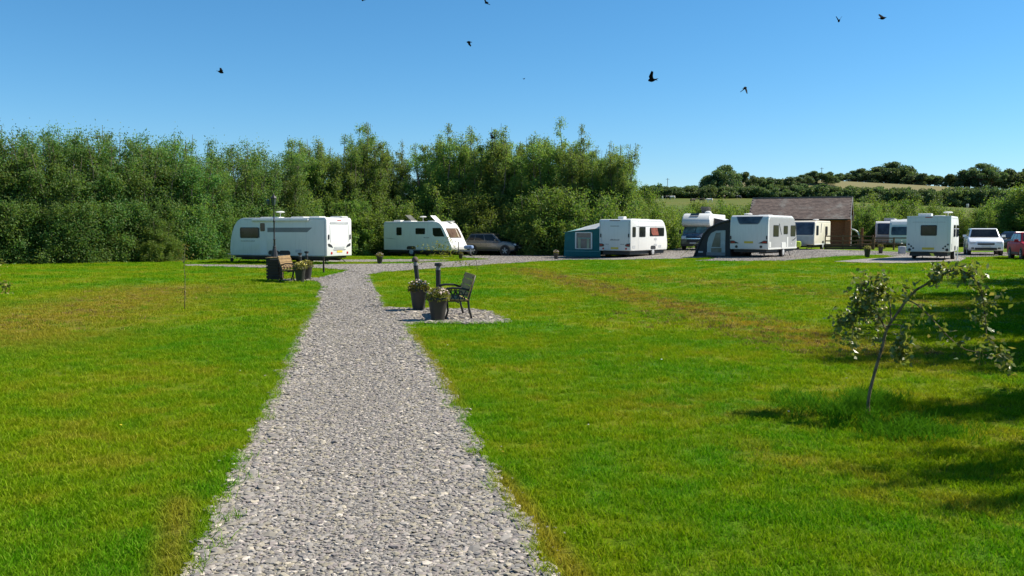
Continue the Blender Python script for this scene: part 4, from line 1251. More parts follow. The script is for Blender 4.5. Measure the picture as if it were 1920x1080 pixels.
# shorten the coach body and add overcab and cab in front of it
bpy.data.objects.remove(v.body)
MB().prism([(-L / 2, .50), (-L / 2, H - .1), (-L / 2 + .1, H), (L / 2 - 1.3, H), (L / 2 - 1.3, .50)], -W / 2, W / 2).build('body', M['white'], v.o, bevel=.05, seg=3, smooth='auto')
MB().prism([(L / 2 - 1.6, 1.92), (L / 2 - 1.6, H - .012), (L / 2 - 1.2, H + .06), (L / 2 - .75, H + .03), (L / 2 - .35, H - .16), (L / 2 - .06, H - .48), (L / 2, H - .72), (L / 2 - .05, H - .90), (L / 2 - .35, 1.90)], -W / 2 - .01, W / 2 + .01).build('overcab', M['white'], v.o, bevel=.16, seg=4, smooth='auto')
cab = MB().prism([(L / 2 - 1.5, .42), (L / 2 - 1.5, 1.95), (L / 2 - .45, 1.93), (L / 2 + .15, 1.38), (L / 2 + .55, 1.15), (L / 2 + .68, .95), (L / 2 + .72, .42)], -1.0, 1.0).build('cab', M['cab_grey'], v.o, bevel=.09, seg=3, smooth='auto')
def slope_panel(name, a, b, y0, y1, mat, e=.02, parent=None, top=None):
    (xa, za), (xb, zb_) = a, b
    n_ = Vector((zb_ - za, 0, -(xb - xa))).normalized()
    if n_.x < 0: n_ = -n_
    t0, t1 = top or (y0, y1)
    P_ = [Vector((xa, y0, za)), Vector((xa, y1, za)), Vector((xb, t1, zb_)), Vector((xb, t0, zb_))]
    return MB().add([p + n_ * e for p in P_] + [p - n_ * .03 for p in P_], [(0, 1, 2, 3), (4, 7, 6, 5), (0, 4, 5, 1), (1, 5, 6, 2), (2, 6, 7, 3), (3, 7, 4, 0)]).build(name, M[mat], parent or v.o)
ws_ = slope_panel('windscreen', (L / 2 + .12, 1.41), (L / 2 - .42, 1.90), -.90, .90, 'glass_green', .012, None, (-.80, .80))
slope_panel('screen_pillar', (L / 2 + .12, 1.41), (L / 2 - .42, 1.90), -.03, .03, 'dark', .02, ws_)
slope_panel('bonnet_edge', (L / 2 + .60, 1.02), (L / 2 + .50, 1.17), -.85, .85, 'dark', .03)
slope_panel('grille', (L / 2 + .715, .62), (L / 2 + .69, .92), -.52, .52, 'dark', .03)
slope_panel('grille_trim', (L / 2 + .69, .92), (L / 2 + .685, .985), -.62, .62, 'chrome', .035)
slope_panel('number_plate', (L / 2 + .72, .55), (L / 2 + .72, .66), -.26, .26, 'light_grey', .06)
slope_panel('bumper', (L / 2 + .72, .36), (L / 2 + .72, .54), -.98, .98, 'dark', .045)
for sg in (-1, 1):
    a, b = sorted((sg * .60, sg * .96))
    slope_panel('headlight', (L / 2 + .69, .93), (L / 2 + .55, 1.16), a, b, 'lens', .028)
    MB().tube([(L / 2 - .05, sg * 1.0, 1.40), (L / 2 + .02, sg * 1.16, 1.42)], .02, 5).box((L / 2 + .02, sg * 1.22, 1.50), (.10, .16, .34)).build('wing_mirror', M['dark'], v.o, bevel=.02)
    s_ = 'left' if sg > 0 else 'right'
    for x in (L / 2 - .25, -L / 2 + 1.5):
        v.W = 2.1; v.wheel(x, s_, .34, .22); v.W = W
rw = slope_panel('overcab_rooflight', (L / 2 - .30, H - .22), (L / 2 - .80, H + .03), -.55, .15, 'glass', .03)
MB().box((L / 2 - 1.0, 1.005, 1.62), (.75, .02, .45)).build('cab_side_window', M['glass'], v.o)
MB().box((L / 2 - 1.0, -1.005, 1.62), (.75, .02, .45)).build('cab_side_window', M['glass'], v.o)
v.H = H
MB().lathe([(.30, 0), (.30, .06), (.26, .20), (.12, .28)], 16, (.6, .45, H)).build('satellite_dome', M['white'], v.o, smooth='auto')
v.open_vent(-.1, .1, .8, .8, 45, 'tinted_vent', 1)
v.window('left', -2.2, -1.2, 1.5, 2.1); v.window('left', .0, .9, 1.5, 2.1)
MB().prism([(-2.4, 2.35), (1.35, 2.35), (1.35, 2.48), (-2.4, 2.62)], W / 2 - .01, W / 2 + .02).build('awning_rail', M['white'], v.o)
# its roll-out canopy with a side wall is a thing of its own
can = thing('canopy_awning', 'white roll-out canopy with dark side sheet beside the motorhome', 'awning', v.o.location, v.o.rotation_euler.z)
MB().add([(-1.9, W / 2 + .03, 2.62), (1.6, W / 2 + .03, 2.62), (1.6, W / 2 + 2.0, 2.22), (-1.9, W / 2 + 2.0, 2.22), (-1.9, W / 2 + .03, 2.58), (1.6, W / 2 + .03, 2.58), (1.6, W / 2 + 2.0, 2.18), (-1.9, W / 2 + 2.0, 2.18)], [(0, 1, 2, 3), (4, 7, 6, 5), (0, 4, 5, 1), (1, 5, 6, 2), (2, 6, 7, 3), (3, 7, 4, 0)]).build('canopy', M['white'], can)
MB().add([(1.6, W / 2 + .05, 2.57), (1.6, W / 2 + 1.98, 2.17), (1.6, W / 2 + 1.98, .06), (1.6, W / 2 + .05, .06), (1.58, W / 2 + .05, 2.57), (1.58, W / 2 + 1.98, 2.17), (1.58, W / 2 + 1.98, .06), (1.58, W / 2 + .05, .06)], [(0, 1, 2, 3), (4, 7, 6, 5), (0, 4, 5, 1), (1, 5, 6, 2), (2, 6, 7, 3), (3, 7, 4, 0)]).build('side_sheet', M['black_canvas'], can)
for x in (-1.85, 1.52):
    MB().tube([(x, W / 2 + 1.96, 0), (x, W / 2 + 1.96, 2.18)], .022, 6).build('leg', M['metal'], can)

# ------------------------------------------------------------------ awnings
def quad_slab(P_, th, name, mat, parent):
    """a sheet of cloth with thickness through four or more points"""
    P_ = [Vector(p) for p in P_]
    n_ = (P_[1] - P_[0]).cross(P_[-1] - P_[0]).normalized() * th
    k_ = len(P_)
    fs = [tuple(range(k_)), tuple(range(2 * k_ - 1, k_ - 1, -1))] + [(i, k_ + i, k_ + (i + 1) % k_, (i + 1) % k_) for i in range(k_)]
    return MB().add(P_ + [p - n_ for p in P_], fs).build(name, M[mat] if isinstance(mat, str) else mat, parent)

# green awning: x along the caravan from its rear (0) forward, y outwards from its side
aw = thing('green_awning', 'dark green canvas awning with pale sloping roof and white framed window', 'awning', VC.o.location, VC.o.rotation_euler.z)
x0 = -VC.L / 2 + .25; x1 = x0 + 4.2; y0 = VC.W / 2 + .02; y1 = y0 + 2.7
zi, zo = 2.30, 1.62
ze = 1.86
quad_slab([(x0, y0, ze), (x0, y1, zo - .02), (x0 - .05, y1 + .05, .0), (x0, y0, .0)], .03, 'end_wall', 'green_canvas', aw)
hx_ = x0 + .95
quad_slab([(x0 - .06, y0, ze + .01), (x0 - .06, y0 + 1.9, ze - .14), (hx_, y0 + 1.7, 1.98), (hx_, y0, zi + .06)], -.02, 'hipped_roof_end', 'pale_canvas', aw)
quad_slab([(x0 - .06, y0 + 1.9, ze - .14), (x0 - .06, y1 + .06, zo - .02), (hx_, y1 + .06, zo + .0), (hx_, y0 + 1.7, 1.98)], -.02, 'hipped_roof_corner', 'blue_canvas', aw)
quad_slab([(x1, y0, zi), (x1, y1, zo), (x1, y1 + .05, .0), (x1, y0, .0)], .03, 'end_wall', 'green_canvas', aw)
quad_slab([(x0, y1 + .005, zo), (x1, y1 + .005, zo), (x1, y1 + .055, 0), (x0 - .05, y1 + .055, 0)], .03, 'front_wall', 'green_canvas', aw)
# roof sags between a ridge line and the eaves
rv = []; rf = []
nu, nv = 10, 8
for i in range(nu + 1):
    for j in range(nv + 1):
        u, w_ = i / nu, j / nv
        x = hx_ - .02 + (x1 - hx_ + .10) * u; y = y0 + (y1 + .10 - y0) * w_
        z = zi + .04 + (zo - zi) * w_ - .16 * math.sin(math.pi * w_) * (0.55 + .45 * math.cos(2 * math.pi * u * 2)) + .03
        rv.append((x, y, z))
for i in range(nu):
    for j in range(nv):
        a = i * (nv + 1) + j; rf.append((a, a + 1, a + nv + 2, a + nv + 1))
ro = MB().add(rv, rf).build('roof', M['pale_canvas'], aw, smooth=True)
sm = ro.modifiers.new('thickness', 'SOLIDIFY'); sm.thickness = .02
quad_slab([(hx_, y1 - .35, zo + .02), (x1, y1 - .35, zo + .02), (x1, y1 + .12, zo - .07), (hx_, y1 + .12, zo - .07)], -.012, 'eaves_band', 'blue_canvas', aw)
fx = x0 - .035
wy = lambda f: y1 - f * (y1 - y0)
wf = MB()
for (a, b, c, d_) in [(.30, .335, .50, 1.62), (.74, .775, .50, 1.62), (.30, .775, 1.56, 1.62), (.30, .775, .50, .54)]:
    wf.box((fx, (wy(a) + wy(b)) / 2, (c + d_) / 2), (.03, abs(wy(b) - wy(a)), d_ - c))
w_ = wf.build('window_frame', M['white'], aw)
MB().box((fx + .008, (wy(.33) + wy(.745)) / 2, 1.07), (.012, abs(wy(.745) - wy(.33)), 1.10)).build('clear_panel', M['plastic_pane'], w_)
for a in (.42, .66):
    MB().box((fx - .004, wy(a), .88), (.012, .18, .66)).build('curtain', M['curtain'], w_)
MB().box((fx - .004, wy(.54), 1.22), (.012, .95, .05)).build('blind_edge', M['blue_canvas'], w_)
MB().box((fx - .002, wy(.5), .36), (.012, (y1 - y0) * .96, .03)).build('mud_wall_seam', M['blue_canvas'], aw)

# charcoal air awning with a curved shoulder
aw = thing('charcoal_awning', 'charcoal air awning with curved shoulder and grey door window', 'awning', VD.o.location, VD.o.rotation_euler.z)
x0 = -VD.L / 2 + .2; x1 = x0 + 3.6; y0 = VD.W / 2 + .03
prof = [(0, 0), (0, 2.22), (.25, 2.20), (.65, 2.10), (1.05, 1.94), (1.42, 1.72), (1.72, 1.42), (1.95, 1.02), (2.15, .5), (2.35, 0)]
V_ = [(x0, y0 + a, b) for a, b in prof] + [(x1, y0 + a, b) for a, b in prof]
n_ = len(prof)
MB().add(V_, [tuple(range(n_)), tuple(range(2 * n_ - 1, n_ - 1, -1))] + [(i, n_ + i, n_ + i + 1, i + 1) for i in range(n_ - 1)]).build('shell', M['black_canvas'], aw)
beam = MB().tube([(x0 - .02, y0 + a - .05, b - .02) for a, b in prof[1:]], .07, 8).build('air_beam', M['black_canvas'], aw, smooth=True)
fx = x0 - .02
wpoly = [(.32, .12), (.32, 1.62), (.9, 1.60), (1.22, 1.45), (1.38, 1.18), (1.46, .85), (1.46, .12)]
dp = MB().prism([(a, b) for a, b in wpoly], -.012, .012).build('door_panel', M['window_fabric'], aw)
dp.rotation_euler = (0, 0, R(90)); dp.location = (fx, y0, 0)
for poly, mt_ in (([(.62, .62), (.62, 1.48), (.92, 1.46), (1.18, .62)], 'plastic_pane'), ([(.55, .30), (.55, .56), (1.2, .56), (1.2, .30)], 'plastic_pane')):
    MB().prism(poly, .008, .022).build('clear_panel', M[mt_], dp)
MB().prism([(.30, .10), (.30, .30), (1.5, .30), (1.5, .10)], .010, .024).build('mud_wall', M['mid_grey'], dp)
MB().prism([(1.72, .26), (1.72, .36), (2.02, .36), (2.02, .26)], .010, .02).build('maker_badge', M['light_grey'], dp)
MB().tube([(x0, y0 + 1.95, 1.0), (x0 - .7, y0 + 2.9, .02)], .012, 4).build('guy_rope', M['yellow'], aw)

# ------------------------------------------------------------------ cars
def car(name, label, loc, head, spec):
    L, W = spec['L'], spec['W']; zt, zs, zb = spec['H'], spec['sill'], spec['belt']
    o = thing(name, label, 'car', (loc[0], loc[1], tz(loc[0], loc[1])), math.atan2(head[1], head[0]), 'cars parked on the site')
    pm = M[spec['paint']]
    bh = spec['bonnet']
    prof = [(-L / 2, zs + .12), (-L / 2 - .03, zs + .35), (-L / 2 + .02, zb - .05), (-L / 2 + .12, zb), (L / 2 - 1.25, zb), (L / 2 - 1.0, bh + .05), (L / 2 - .35, bh - .06), (L / 2 - .08, bh - .20), (L / 2, zs + .42), (L / 2 - .02, zs + .12), (L / 2 - .18, zs), (-L / 2 + .2, zs)]
    body = MB().prism(prof, -W / 2, W / 2).build('body', pm, o, bevel=.09, seg=3, smooth='auto')
    rb, rt, fb, ft = spec['cab']      # rear bottom, rear top, front bottom, front top along x
    wb, wt = W / 2 - .06, W / 2 - .24
    V_ = [(rb, -wb, zb - .04), (fb, -wb, zb - .04), (fb, wb, zb - .04), (rb, wb, zb - .04), (rt, -wt, zt), (ft, -wt, zt), (ft, wt, zt), (rt, wt, zt)]
    cabin = MB().add(V_, [(0, 3, 2, 1), (4, 5, 6, 7), (0, 1, 5, 4), (1, 2, 6, 5), (2, 3, 7, 6), (3, 0, 4, 7)]).build('cabin', pm, o, bevel=.07, seg=3, smooth='auto')
    def glass(nm, q, s0, s1, t0, t1, mt='glass'):
        a, b, c, d = [Vector(V_[i]) for i in q]         # bottom a-b, top d-c
        f = lambda s, t: (a.lerp(b, s)).lerp(d.lerp(c, s), t)
        P_ = [f(s0, t0), f(s1, t0), f(s1, t1), f(s0, t1)]
        n_ = (P_[1] - P_[0]).cross(P_[3] - P_[0]).normalized()
        cen = sum(P_, Vector()) / 4
        if n_.dot(cen - Vector(((rb + fb) / 2, 0, (zb + zt) / 2))) < 0: n_ = -n_
        MB().add([p + n_ * .012 for p in P_] + [p - n_ * .02 for p in P_], [(0, 1, 2, 3), (0, 4, 5, 1), (1, 5, 6, 2), (2, 6, 7, 3), (3, 7, 4, 0)]).build(nm, M[mt], cabin)
    glass('windscreen', (1, 2, 6, 5), .05, .95, .10, .90)
    glass('rear_window', (3, 0, 4, 7), .10, .90, .22, .85)
    for q, fl in (((0, 1, 5, 4), 0), ((3, 2, 6, 7), 1)):
        for s0, s1 in ((.06, .24), (.27, .56), (.59, .92)):
            glass('side_window', q, s0, s1, .18, .84)
    r = spec.get('wr', .34)
    for x in spec['axles']:
        for sg in (-1, 1):
            y = sg * (W / 2 - .10)
            MB().lathe([(r + .07, sg * (W / 2 - .16)), (r + .07, sg * (W / 2 + .006))], 20, (x, 0, r + .01), axis='Y').build('wheel_arch', M['dark'], o)
            t = MB().lathe([(r * .6, y - .11), (r * .95, y - .11), (r, y - .08), (r, y + .08), (r * .95, y + .11 + .005), (r * .6, y + .112)] if sg > 0 else [(r * .6, y + .11), (r * .95, y + .11), (r, y + .08), (r, y - .08), (r * .95, y - .115), (r * .6, y - .112)], 22, (x, 0, r), axis='Y').build('wheel', M['rubber'], o, smooth='auto')
            yo = y + sg * .112
            rim = MB().lathe([(r * .64, yo - sg * .02), (r * .64, yo + sg * .006), (r * .56, yo + sg * .012)], 18, (x, 0, r), axis='Y')
            rim.build('rim', M['dark'], t)
            sp = MB()
            for k in range(5):
                a = 2 * math.pi * k / 5 + .3
                m3 = Matrix.Rotation(-a, 3, 'Y')
                c = m3 @ Vector((r * .32, 0, 0)) + Vector((x, yo + sg * .022, r))
                sp.box(c, (r * .6, .02, r * .16), mat=m3)
            sp.build('spokes', M['light_grey'], t)
    fx = L / 2
    MB().box((fx - .02, 0, zs + .50 - .06), (.08, W * .48, .14)).build('grille', M['dark'], o, bevel=.02)
    MB().box((fx + .012, 0, zs + .50 - .05), (.05, W * .50, .03)).build('grille_bar', M['light_grey'], o)
    MB().box((fx - .005, 0, zs + .13), (.07, W * .62, .13)).build('lower_intake', M['dark'], o, bevel=.02)
    MB().box((fx + .022, 0, zs + .29), (.02, .52, .11)).build('number_plate', M['white'], o)
    MB().box((-fx - .028, 0, zs + .45), (.02, .52, .11)).build('number_plate', M['yellow'], o)
    for sg in (-1, 1):
        MB().box((fx - .10, sg * (W / 2 - .24), zs + .50), (.22, .36, .15), sg * -.25).build('headlight', M['lens'], o, bevel=.04)
        MB().box((fx - .05, sg * (W / 2 - .25), zs + .17), (.10, .16, .09)).build('fog_light', M['dark'], o, bevel=.02)
        MB().box((-fx + .06, sg * (W / 2 - .14), zb - .18), (.16, .24, .26)).build('tail_light', M['red'], o, bevel=.03)
        MB().tube([(fb - .35, sg * (W / 2 - .08), zb + .05), (fb - .38, sg * (W / 2 + .08), zb + .08)], .025, 6).box((fb - .38, sg * (W / 2 + .13), zb + .11), (.11, .20, .15)).build('wing_mirror', pm, o, bevel=.03, smooth='auto')
        MB().box((-.05, sg * (W / 2 + .002), zs + .12), (L * .40, .02, .14)).build('sill_cladding', M['dark'], o)
        MB().box((.32, sg * (W / 2 + .006), zb - .14), (.16, .02, .03)).build('door_handle', M['chrome'] if spec.get('chrome') else pm, o)
        if spec.get('rails'):
            MB().tube([(rt + .1, sg * (wt - .02), zt + .05), (ft - .1, sg * (wt - .02), zt + .05)], .018, 5).build('roof_rail', M['dark'], o)
    return o
suv = dict(L=4.4, W=1.84, H=1.62, sill=.30, belt=1.02, bonnet=1.02, cab=(-2.08, -1.6, 1.05, .25), axles=(-1.33, 1.38), paint='car_silver', wr=.36, rails=True)
car('grey_car', 'grey crossover car parked under the willows facing right', on(926, 66.5)[:2], (.90, -.43), suv)
suv2 = dict(suv); suv2.update(L=4.5, W=1.98, H=1.74, belt=1.14, bonnet=1.12, sill=.32, paint='car_white', cab=(-2.1, -1.85, 1.0, .35), rails=False)
car('white_car', 'white off-road car facing the camera beside the boxy caravan', on(1840, 57.5)[:2], (-.40, -.917), suv2)
hatch = dict(L=4.1, W=1.76, H=1.50, sill=.22, belt=.93, bonnet=.93, cab=(-1.95, -1.5, 1.15, .2), axles=(-1.25, 1.30), paint='car_red', wr=.31)
car('red_car', 'red hatchback facing the camera at the right edge of the lawn', on(1934, 49.0)[:2], (-.30, -.954), hatch)
h2 = dict(hatch); h2.update(H=1.75, belt=1.08, cab=(-1.98, -1.75, 1.2, .3))
car('red_van_car', 'taller dark red car partly hidden behind the red hatchback', on(1950, 58.5)[:2], (-.35, -.937), h2)
h3 = dict(hatch); h3.update(paint='car_black')
car('dark_car', 'dark blue car parked low behind the fence by the white car', on(1893, 79)[:2], (-.95, -.31), h3)

# ------------------------------------------------------------------ brick building
ang = R(-24)
wdir = Vector((math.cos(ang), math.sin(ang))); ndir = Vector((wdir.y, -wdir.x))     # ndir faces the camera
P0 = Vector((32.2, 84.0)); LB = 9.55; DB = 5.5
cen = P0 - wdir * (LB / 2) - ndir * (DB / 2)
b = thing('brick_building', 'red brick building with grey slate roof behind the cream caravan', 'building', (cen.x, cen.y, tz(cen.x, cen.y) - .05), ang)
EA, RI = 2.85, 4.90
wall = MB()
hx, hy = LB / 2 - .25, DB / 2 - .25
wall.add([(-hx, -hy, 0), (hx, -hy, 0), (hx, hy, 0), (-hx, hy, 0), (-hx, -hy, EA), (hx, -hy, EA), (hx, hy, EA), (-hx, hy, EA), (-hx, 0, RI - .12), (hx, 0, RI - .12)],
         [(0, 1, 5, 4), (1, 2, 6, 9, 5), (2, 3, 7, 6), (3, 0, 4, 8, 7), (4, 5, 9, 8), (6, 7, 8, 9)])
wall.build('wall', M['brick'], b)
rfo = None
for sg, nm in ((-1, 'roof'), (1, 'roof')):
    y_e, z_e, y_r, z_r = sg * (DB / 2 + .15), EA - .12, 0.0, RI
    P_ = [(-LB / 2, y_e, z_e), (LB / 2, y_e, z_e), (LB / 2, y_r, z_r), (-LB / 2, y_r, z_r)]
    deck = MB().add(P_ + [(x, y, z - .09) for x, y, z in P_], [(0, 1, 2, 3), (4, 7, 6, 5), (0, 4, 5, 1), (1, 5, 6, 2), (2, 6, 7, 3), (3, 7, 4, 0)]).build('roof', M['slate'], b)
    sl = MB(); slope = math.hypot(y_r - y_e, z_r - z_e); rows = 15; cols = 34
    tv = Vector((0, (y_r - y_e) / slope, (z_r - z_e) / slope)); nv_ = Vector((0, sg * tv.z, abs(tv.y)))
    for i in range(rows):
        for j in range(cols + (i % 2)):
            x = -LB / 2 + LB / cols * (j + .5 - .5 * (i % 2))
            if x < -LB / 2 + .05 or x > LB / 2 - .05: continue
            c = Vector((x, y_e, z_e)) + tv * (slope * (i + .5) / rows) + nv_ * (.03 + RNG.uniform(0, .008))
            m3 = Matrix(((1, 0, 0), tv, nv_)).transposed() @ Matrix.Rotation(R(-2.2), 3, 'X')
            sl.box(c, (LB / cols * .96, slope / rows * 1.25, .014), mat=m3)
    so = sl.build('slates', M['slate'], deck, fixn=False); so['kind'] = 'stuff'
for j in range(20):
    MB().tube([(-LB / 2 + LB * j / 20 + .01, 0, RI + .02), (-LB / 2 + LB * (j + 1) / 20 - .01, 0, RI + .02)], .10, 6).build('ridge_tile', M['slate'], b)
MB().tube([(-LB / 2, -DB / 2 - .20, EA - .14), (LB / 2, -DB / 2 - .20, EA - .14)], .06, 6).build('gutter', M['dark'], b)
MB().box((hx + .02, -hy - .02, EA / 2 - .1), (.5, .5, EA - .25)).build('corner_pier', M['brick'], b)
MB().tube([(hx + .33, -hy + .05, .1), (hx + .33, -hy + .05, EA + .25)], .045, 8).build('downpipe', M['white'], b)
for sgn in (-1, 1):
    MB().add([(LB / 2 + .012, sgn * (DB / 2 + .15), EA - .24), (LB / 2 + .012, 0, RI - .10), (LB / 2 + .012, 0, RI + .02), (LB / 2 + .012, sgn * (DB / 2 + .15), EA - .10),
              (LB / 2 + .04, sgn * (DB / 2 + .15), EA - .24), (LB / 2 + .04, 0, RI - .10), (LB / 2 + .04, 0, RI + .02), (LB / 2 + .04, sgn * (DB / 2 + .15), EA - .10)],
             [(0, 1, 2, 3), (4, 7, 6, 5), (0, 4, 5, 1), (1, 5, 6, 2), (2, 6, 7, 3), (3, 7, 4, 0)]).build('barge_board', M['light_grey'], b)
d = MB().box((-1.5, -hy - .02, 1.05), (.95, .06, 2.1)).build('door', M['wood_dark'], b)
MB().box((-1.15, -hy - .07, 1.05), (.04, .05, .14)).build('handle', M['metal'], d)
w_ = MB().box((.8, -hy - .02, 1.6), (1.1, .06, .9)).build('window', M['white'], b)
MB().box((.8, -hy - .055, 1.6), (.98, .02, .78)).build('pane', M['glass'], w_)
# arched white hood pipe standing off the gable, and a low brick pier under its end
hp = [(hx + .33, -hy - .1 + 0, EA * .62 - .02)] + [(hx + .33 + .75 * math.sin(t), -hy - .1, EA * .62 - .75 + .75 * math.cos(t)) for t in np.linspace(.2, math.pi / 2, 7)] + [(hx + 1.08, -hy - .1, .9)]
MB().tube(hp, .075, 8).build('arched_hood', M['white'], b, smooth=True)
MB().box((hx + 1.3, -hy - .1, .95), (.22, .3, 1.9)).build('brick_pier', M['brick'], b)

# ------------------------------------------------------------------ fences and site furniture
def fence(label, pts, h, rails, post_w=.11, step=1.9, board=None, group='wooden post and rail fences'):
    f = thing('wooden_fence', label, 'fence', (*pts[0], tz(*pts[0])), 0, group)
    o0 = Vector((*pts[0], tz(*pts[0])))
    for (a, b_) in zip(pts[:-1], pts[1:]):
        a = Vector(a); b_ = Vector(b_); Ln = (b_ - a).length; dr = (b_ - a) / Ln; n_ = max(1, round(Ln / step)); an = math.atan2(dr.y, dr.x)
        for i in range(n_ + 1):
            p = a + dr * (Ln * i / n_)
            MB().box((0, 0, h / 2), (post_w, post_w, h)).build('post', M['wood_fence'], f, loc=(p.x - o0.x, p.y - o0.y, tz(p.x, p.y) - o0.z), bevel=.012).rotation_euler = (0, 0, an)
        for i in range(n_):
            p = a + dr * (Ln * (i + .5) / n_)
            for zr in rails:
                q = Vector((p.x + dr.y * (post_w / 2 + .022), p.y - dr.x * (post_w / 2 + .022)))
                o = MB().box((0, 0, 0), (Ln / n_ * .995, .04, .10)).build('rail', M['wood_fence'], f, loc=(q.x - o0.x, q.y - o0.y, tz(p.x, p.y) + zr - o0.z + RNG.uniform(-.008, .008)))
                o.rotation_euler = (0, 0, an)
            if board:
                q = Vector((p.x + dr.y * (post_w / 2 + .022), p.y - dr.x * (post_w / 2 + .022)))
                for kz in board:
                    o = MB().box((0, 0, 0), (Ln / n_ * .99, .04, .15)).build('board', M['wood_dark'], f, loc=(q.x - o0.x, q.y - o0.y, tz(p.x, p.y) + kz - o0.z))
                    o.rotation_euler = (0, 0, an)
    return f
g = lambda px, Y: tuple(on(px, Y)[:2])
fence('brown wooden fence with boarded foot in front of the brick building', [g(1545, 75), g(1612, 74.5), g(1634, 74)], 1.22, (1.12, .72, .42), board=(.09, .25))
fence('brown post and rail fence between the planters and the boxy caravan', [g(1636, 73.5), g(1712, 72)], 1.05, (.98, .48), post_w=.13)
fence('brown rail fence running behind the white car', [g(1790, 74), g(1960, 70)], 1.05, (.98, .55))

def picnic_table(label, loc, rz):
    t = thing('picnic_table', label, 'table', loc, rz)
    for i in range(5):
        MB().box((0, -.28 + .14 * i, .74), (1.5, .125, .04)).build('tabletop_plank', M['wood_fence'], t)
    for sg in (-1, 1):
        for i in range(2):
            MB().box((0, sg * (.62 + .14 * i), .45), (1.5, .125, .04)).build('seat_plank', M['wood_fence'], t)
        MB().box((sg * .55, 0, .40), (.07, 1.5, .09)).build('cross_bar', M['wood_fence'], t)
        for s2 in (-1, 1):
            MB().tube([(sg * .55, s2 * .25, .72), (sg * .55, s2 * .62, 0)], .045, 4).build('leg', M['wood_fence'], t)
picnic_table('brown picnic table on the grass behind the planters and fence', on(1656, 78), .3)
picnic_table('brown picnic table standing by the building end behind the fence', on(1620, 77.5), -.2)

def blossom_mesh(name, n, r, h, sz, mat):
    V_, F_ = [], []
    for _ in range(n):
        a = RNG.uniform(0, 6.283); q = r * math.sqrt(RNG.uniform()); z = h * (1 - .5 * (q / r) ** 2) * RNG.uniform(.7, 1.1)
        c = Vector((q * math.cos(a), q * math.sin(a), z)); nrm = Vector((RNG.normal(), RNG.normal(), 1.2)).normalized()
        t1 = nrm.orthogonal().normalized(); t2 = nrm.cross(t1); b0 = len(V_); s_ = sz * RNG.uniform(.7, 1.3)
        V_.append(c + nrm * s_ * .2)
        for k in range(6):
            an = k * math.pi / 3; V_.append(c + (t1 * math.cos(an) + t2 * math.sin(an)) * s_)
        F_ += [(b0, b0 + 1 + k, b0 + 1 + (k + 1) % 6) for k in range(6)]
    me = bpy.data.meshes.new(name); me.from_pydata(V_, [], F_); me.materials.append(mat)
    return me
M['petal_pink'] = plain('pale_pink_petals', (0.62, 0.50, 0.45), .7, var=.3, scale=30)
M['petal_yellow'] = plain('yellow_petals', (0.55, 0.47, 0.10), .7, var=.3, scale=30)
pot_me = MB().lathe([(.0, 0), (.60, 0), (.62, .03), (.90, .86), (.93, .88), (1.0, .88), (1.02, .98), (1.0, 1.0), (.92, 1.0), (.90, .93), (0, .93)], 22, cap=False)
def planter(label, loc, rtop, h, leaves=520, fl='petal_pink', nfl=90, plant_h=.22, group='dark pots of flowers'):
    t = thing('planter', label, 'planter', loc, RNG.uniform(0, 6), group)
    p = MB(); p.v = [(x * rtop, y * rtop, z * h) for x, y, z in pot_me.v]; p.f = list(pot_me.f); p.m = list(pot_me.m)
    p.build('pot', M['pot'], t, smooth='auto')
    MB().lathe([(0, .94 * h), (rtop * .9, .94 * h), (rtop * .4, .97 * h), (0, .98 * h)], 14, cap=False).build('soil', M['soil'], t)
    a = RNG.uniform(0, 6.283, leaves); q = rtop * 1.18 * np.sqrt(RNG.uniform(0, 1, leaves))
    z = h * .97 + plant_h * RNG.uniform(0, 1, leaves) * (1 - .55 * (q / (rtop * 1.18)) ** 2) - .05 * (q > rtop)
    Cn = np.stack([q * np.cos(a), q * np.sin(a), z], 1)
    V_, F_ = leaf_quads(Cn, rtop * .32, rtop * .15, .6)
    pl = link(bpy.data.objects.new('plant', fast_mesh('pot_plant', V_, F_, M['pot_leaf'], 4)), t)
    bl = link(bpy.data.objects.new('blossoms', blossom_mesh('blossoms', nfl, rtop * 1.12, plant_h, rtop * .085, M[fl])), pl)
    bl.location = (0, 0, h * .97); bl['kind'] = 'stuff'
    return t
planter('large dark tapered pot of pale flowers nearest to the right bench', at(821, 602), .215, .49)
planter('large dark tapered pot of pale flowers behind the leaning bollard on the right', at(785, 582.5), .215, .52)
planter('dark tapered pot of yellowish flowers in front of the left bench', at(563, 529.5), .215, .54, fl='petal_yellow')
planter('dark tapered pot partly hidden behind the left bench flower pot', at(576, 524.5), .215, .54, fl='petal_yellow')
planter('small pot of brown flowers on the grass strip between the two left caravans', at(712, 494), .20, .42, 260, 'petal_pink', 60)
planter('small dark pot of pale flowers left of the green awning', at(1042.5, 486.5), .17, .42, 220, 'petal_pink', 70)
planter('dark pot of yellow flowers on the gravel before the wooden fence', at(1626, 482.8), .20, .52, 260, 'petal_yellow', 70)
planter('small dark pot standing at the wooden fence corner', at(1651, 476), .18, .48, 260, 'petal_yellow', 20)
planter('small dark pot on the grass in front of the raked caravan', at(864, 486), .16, .34, 160, 'petal_pink', 10)

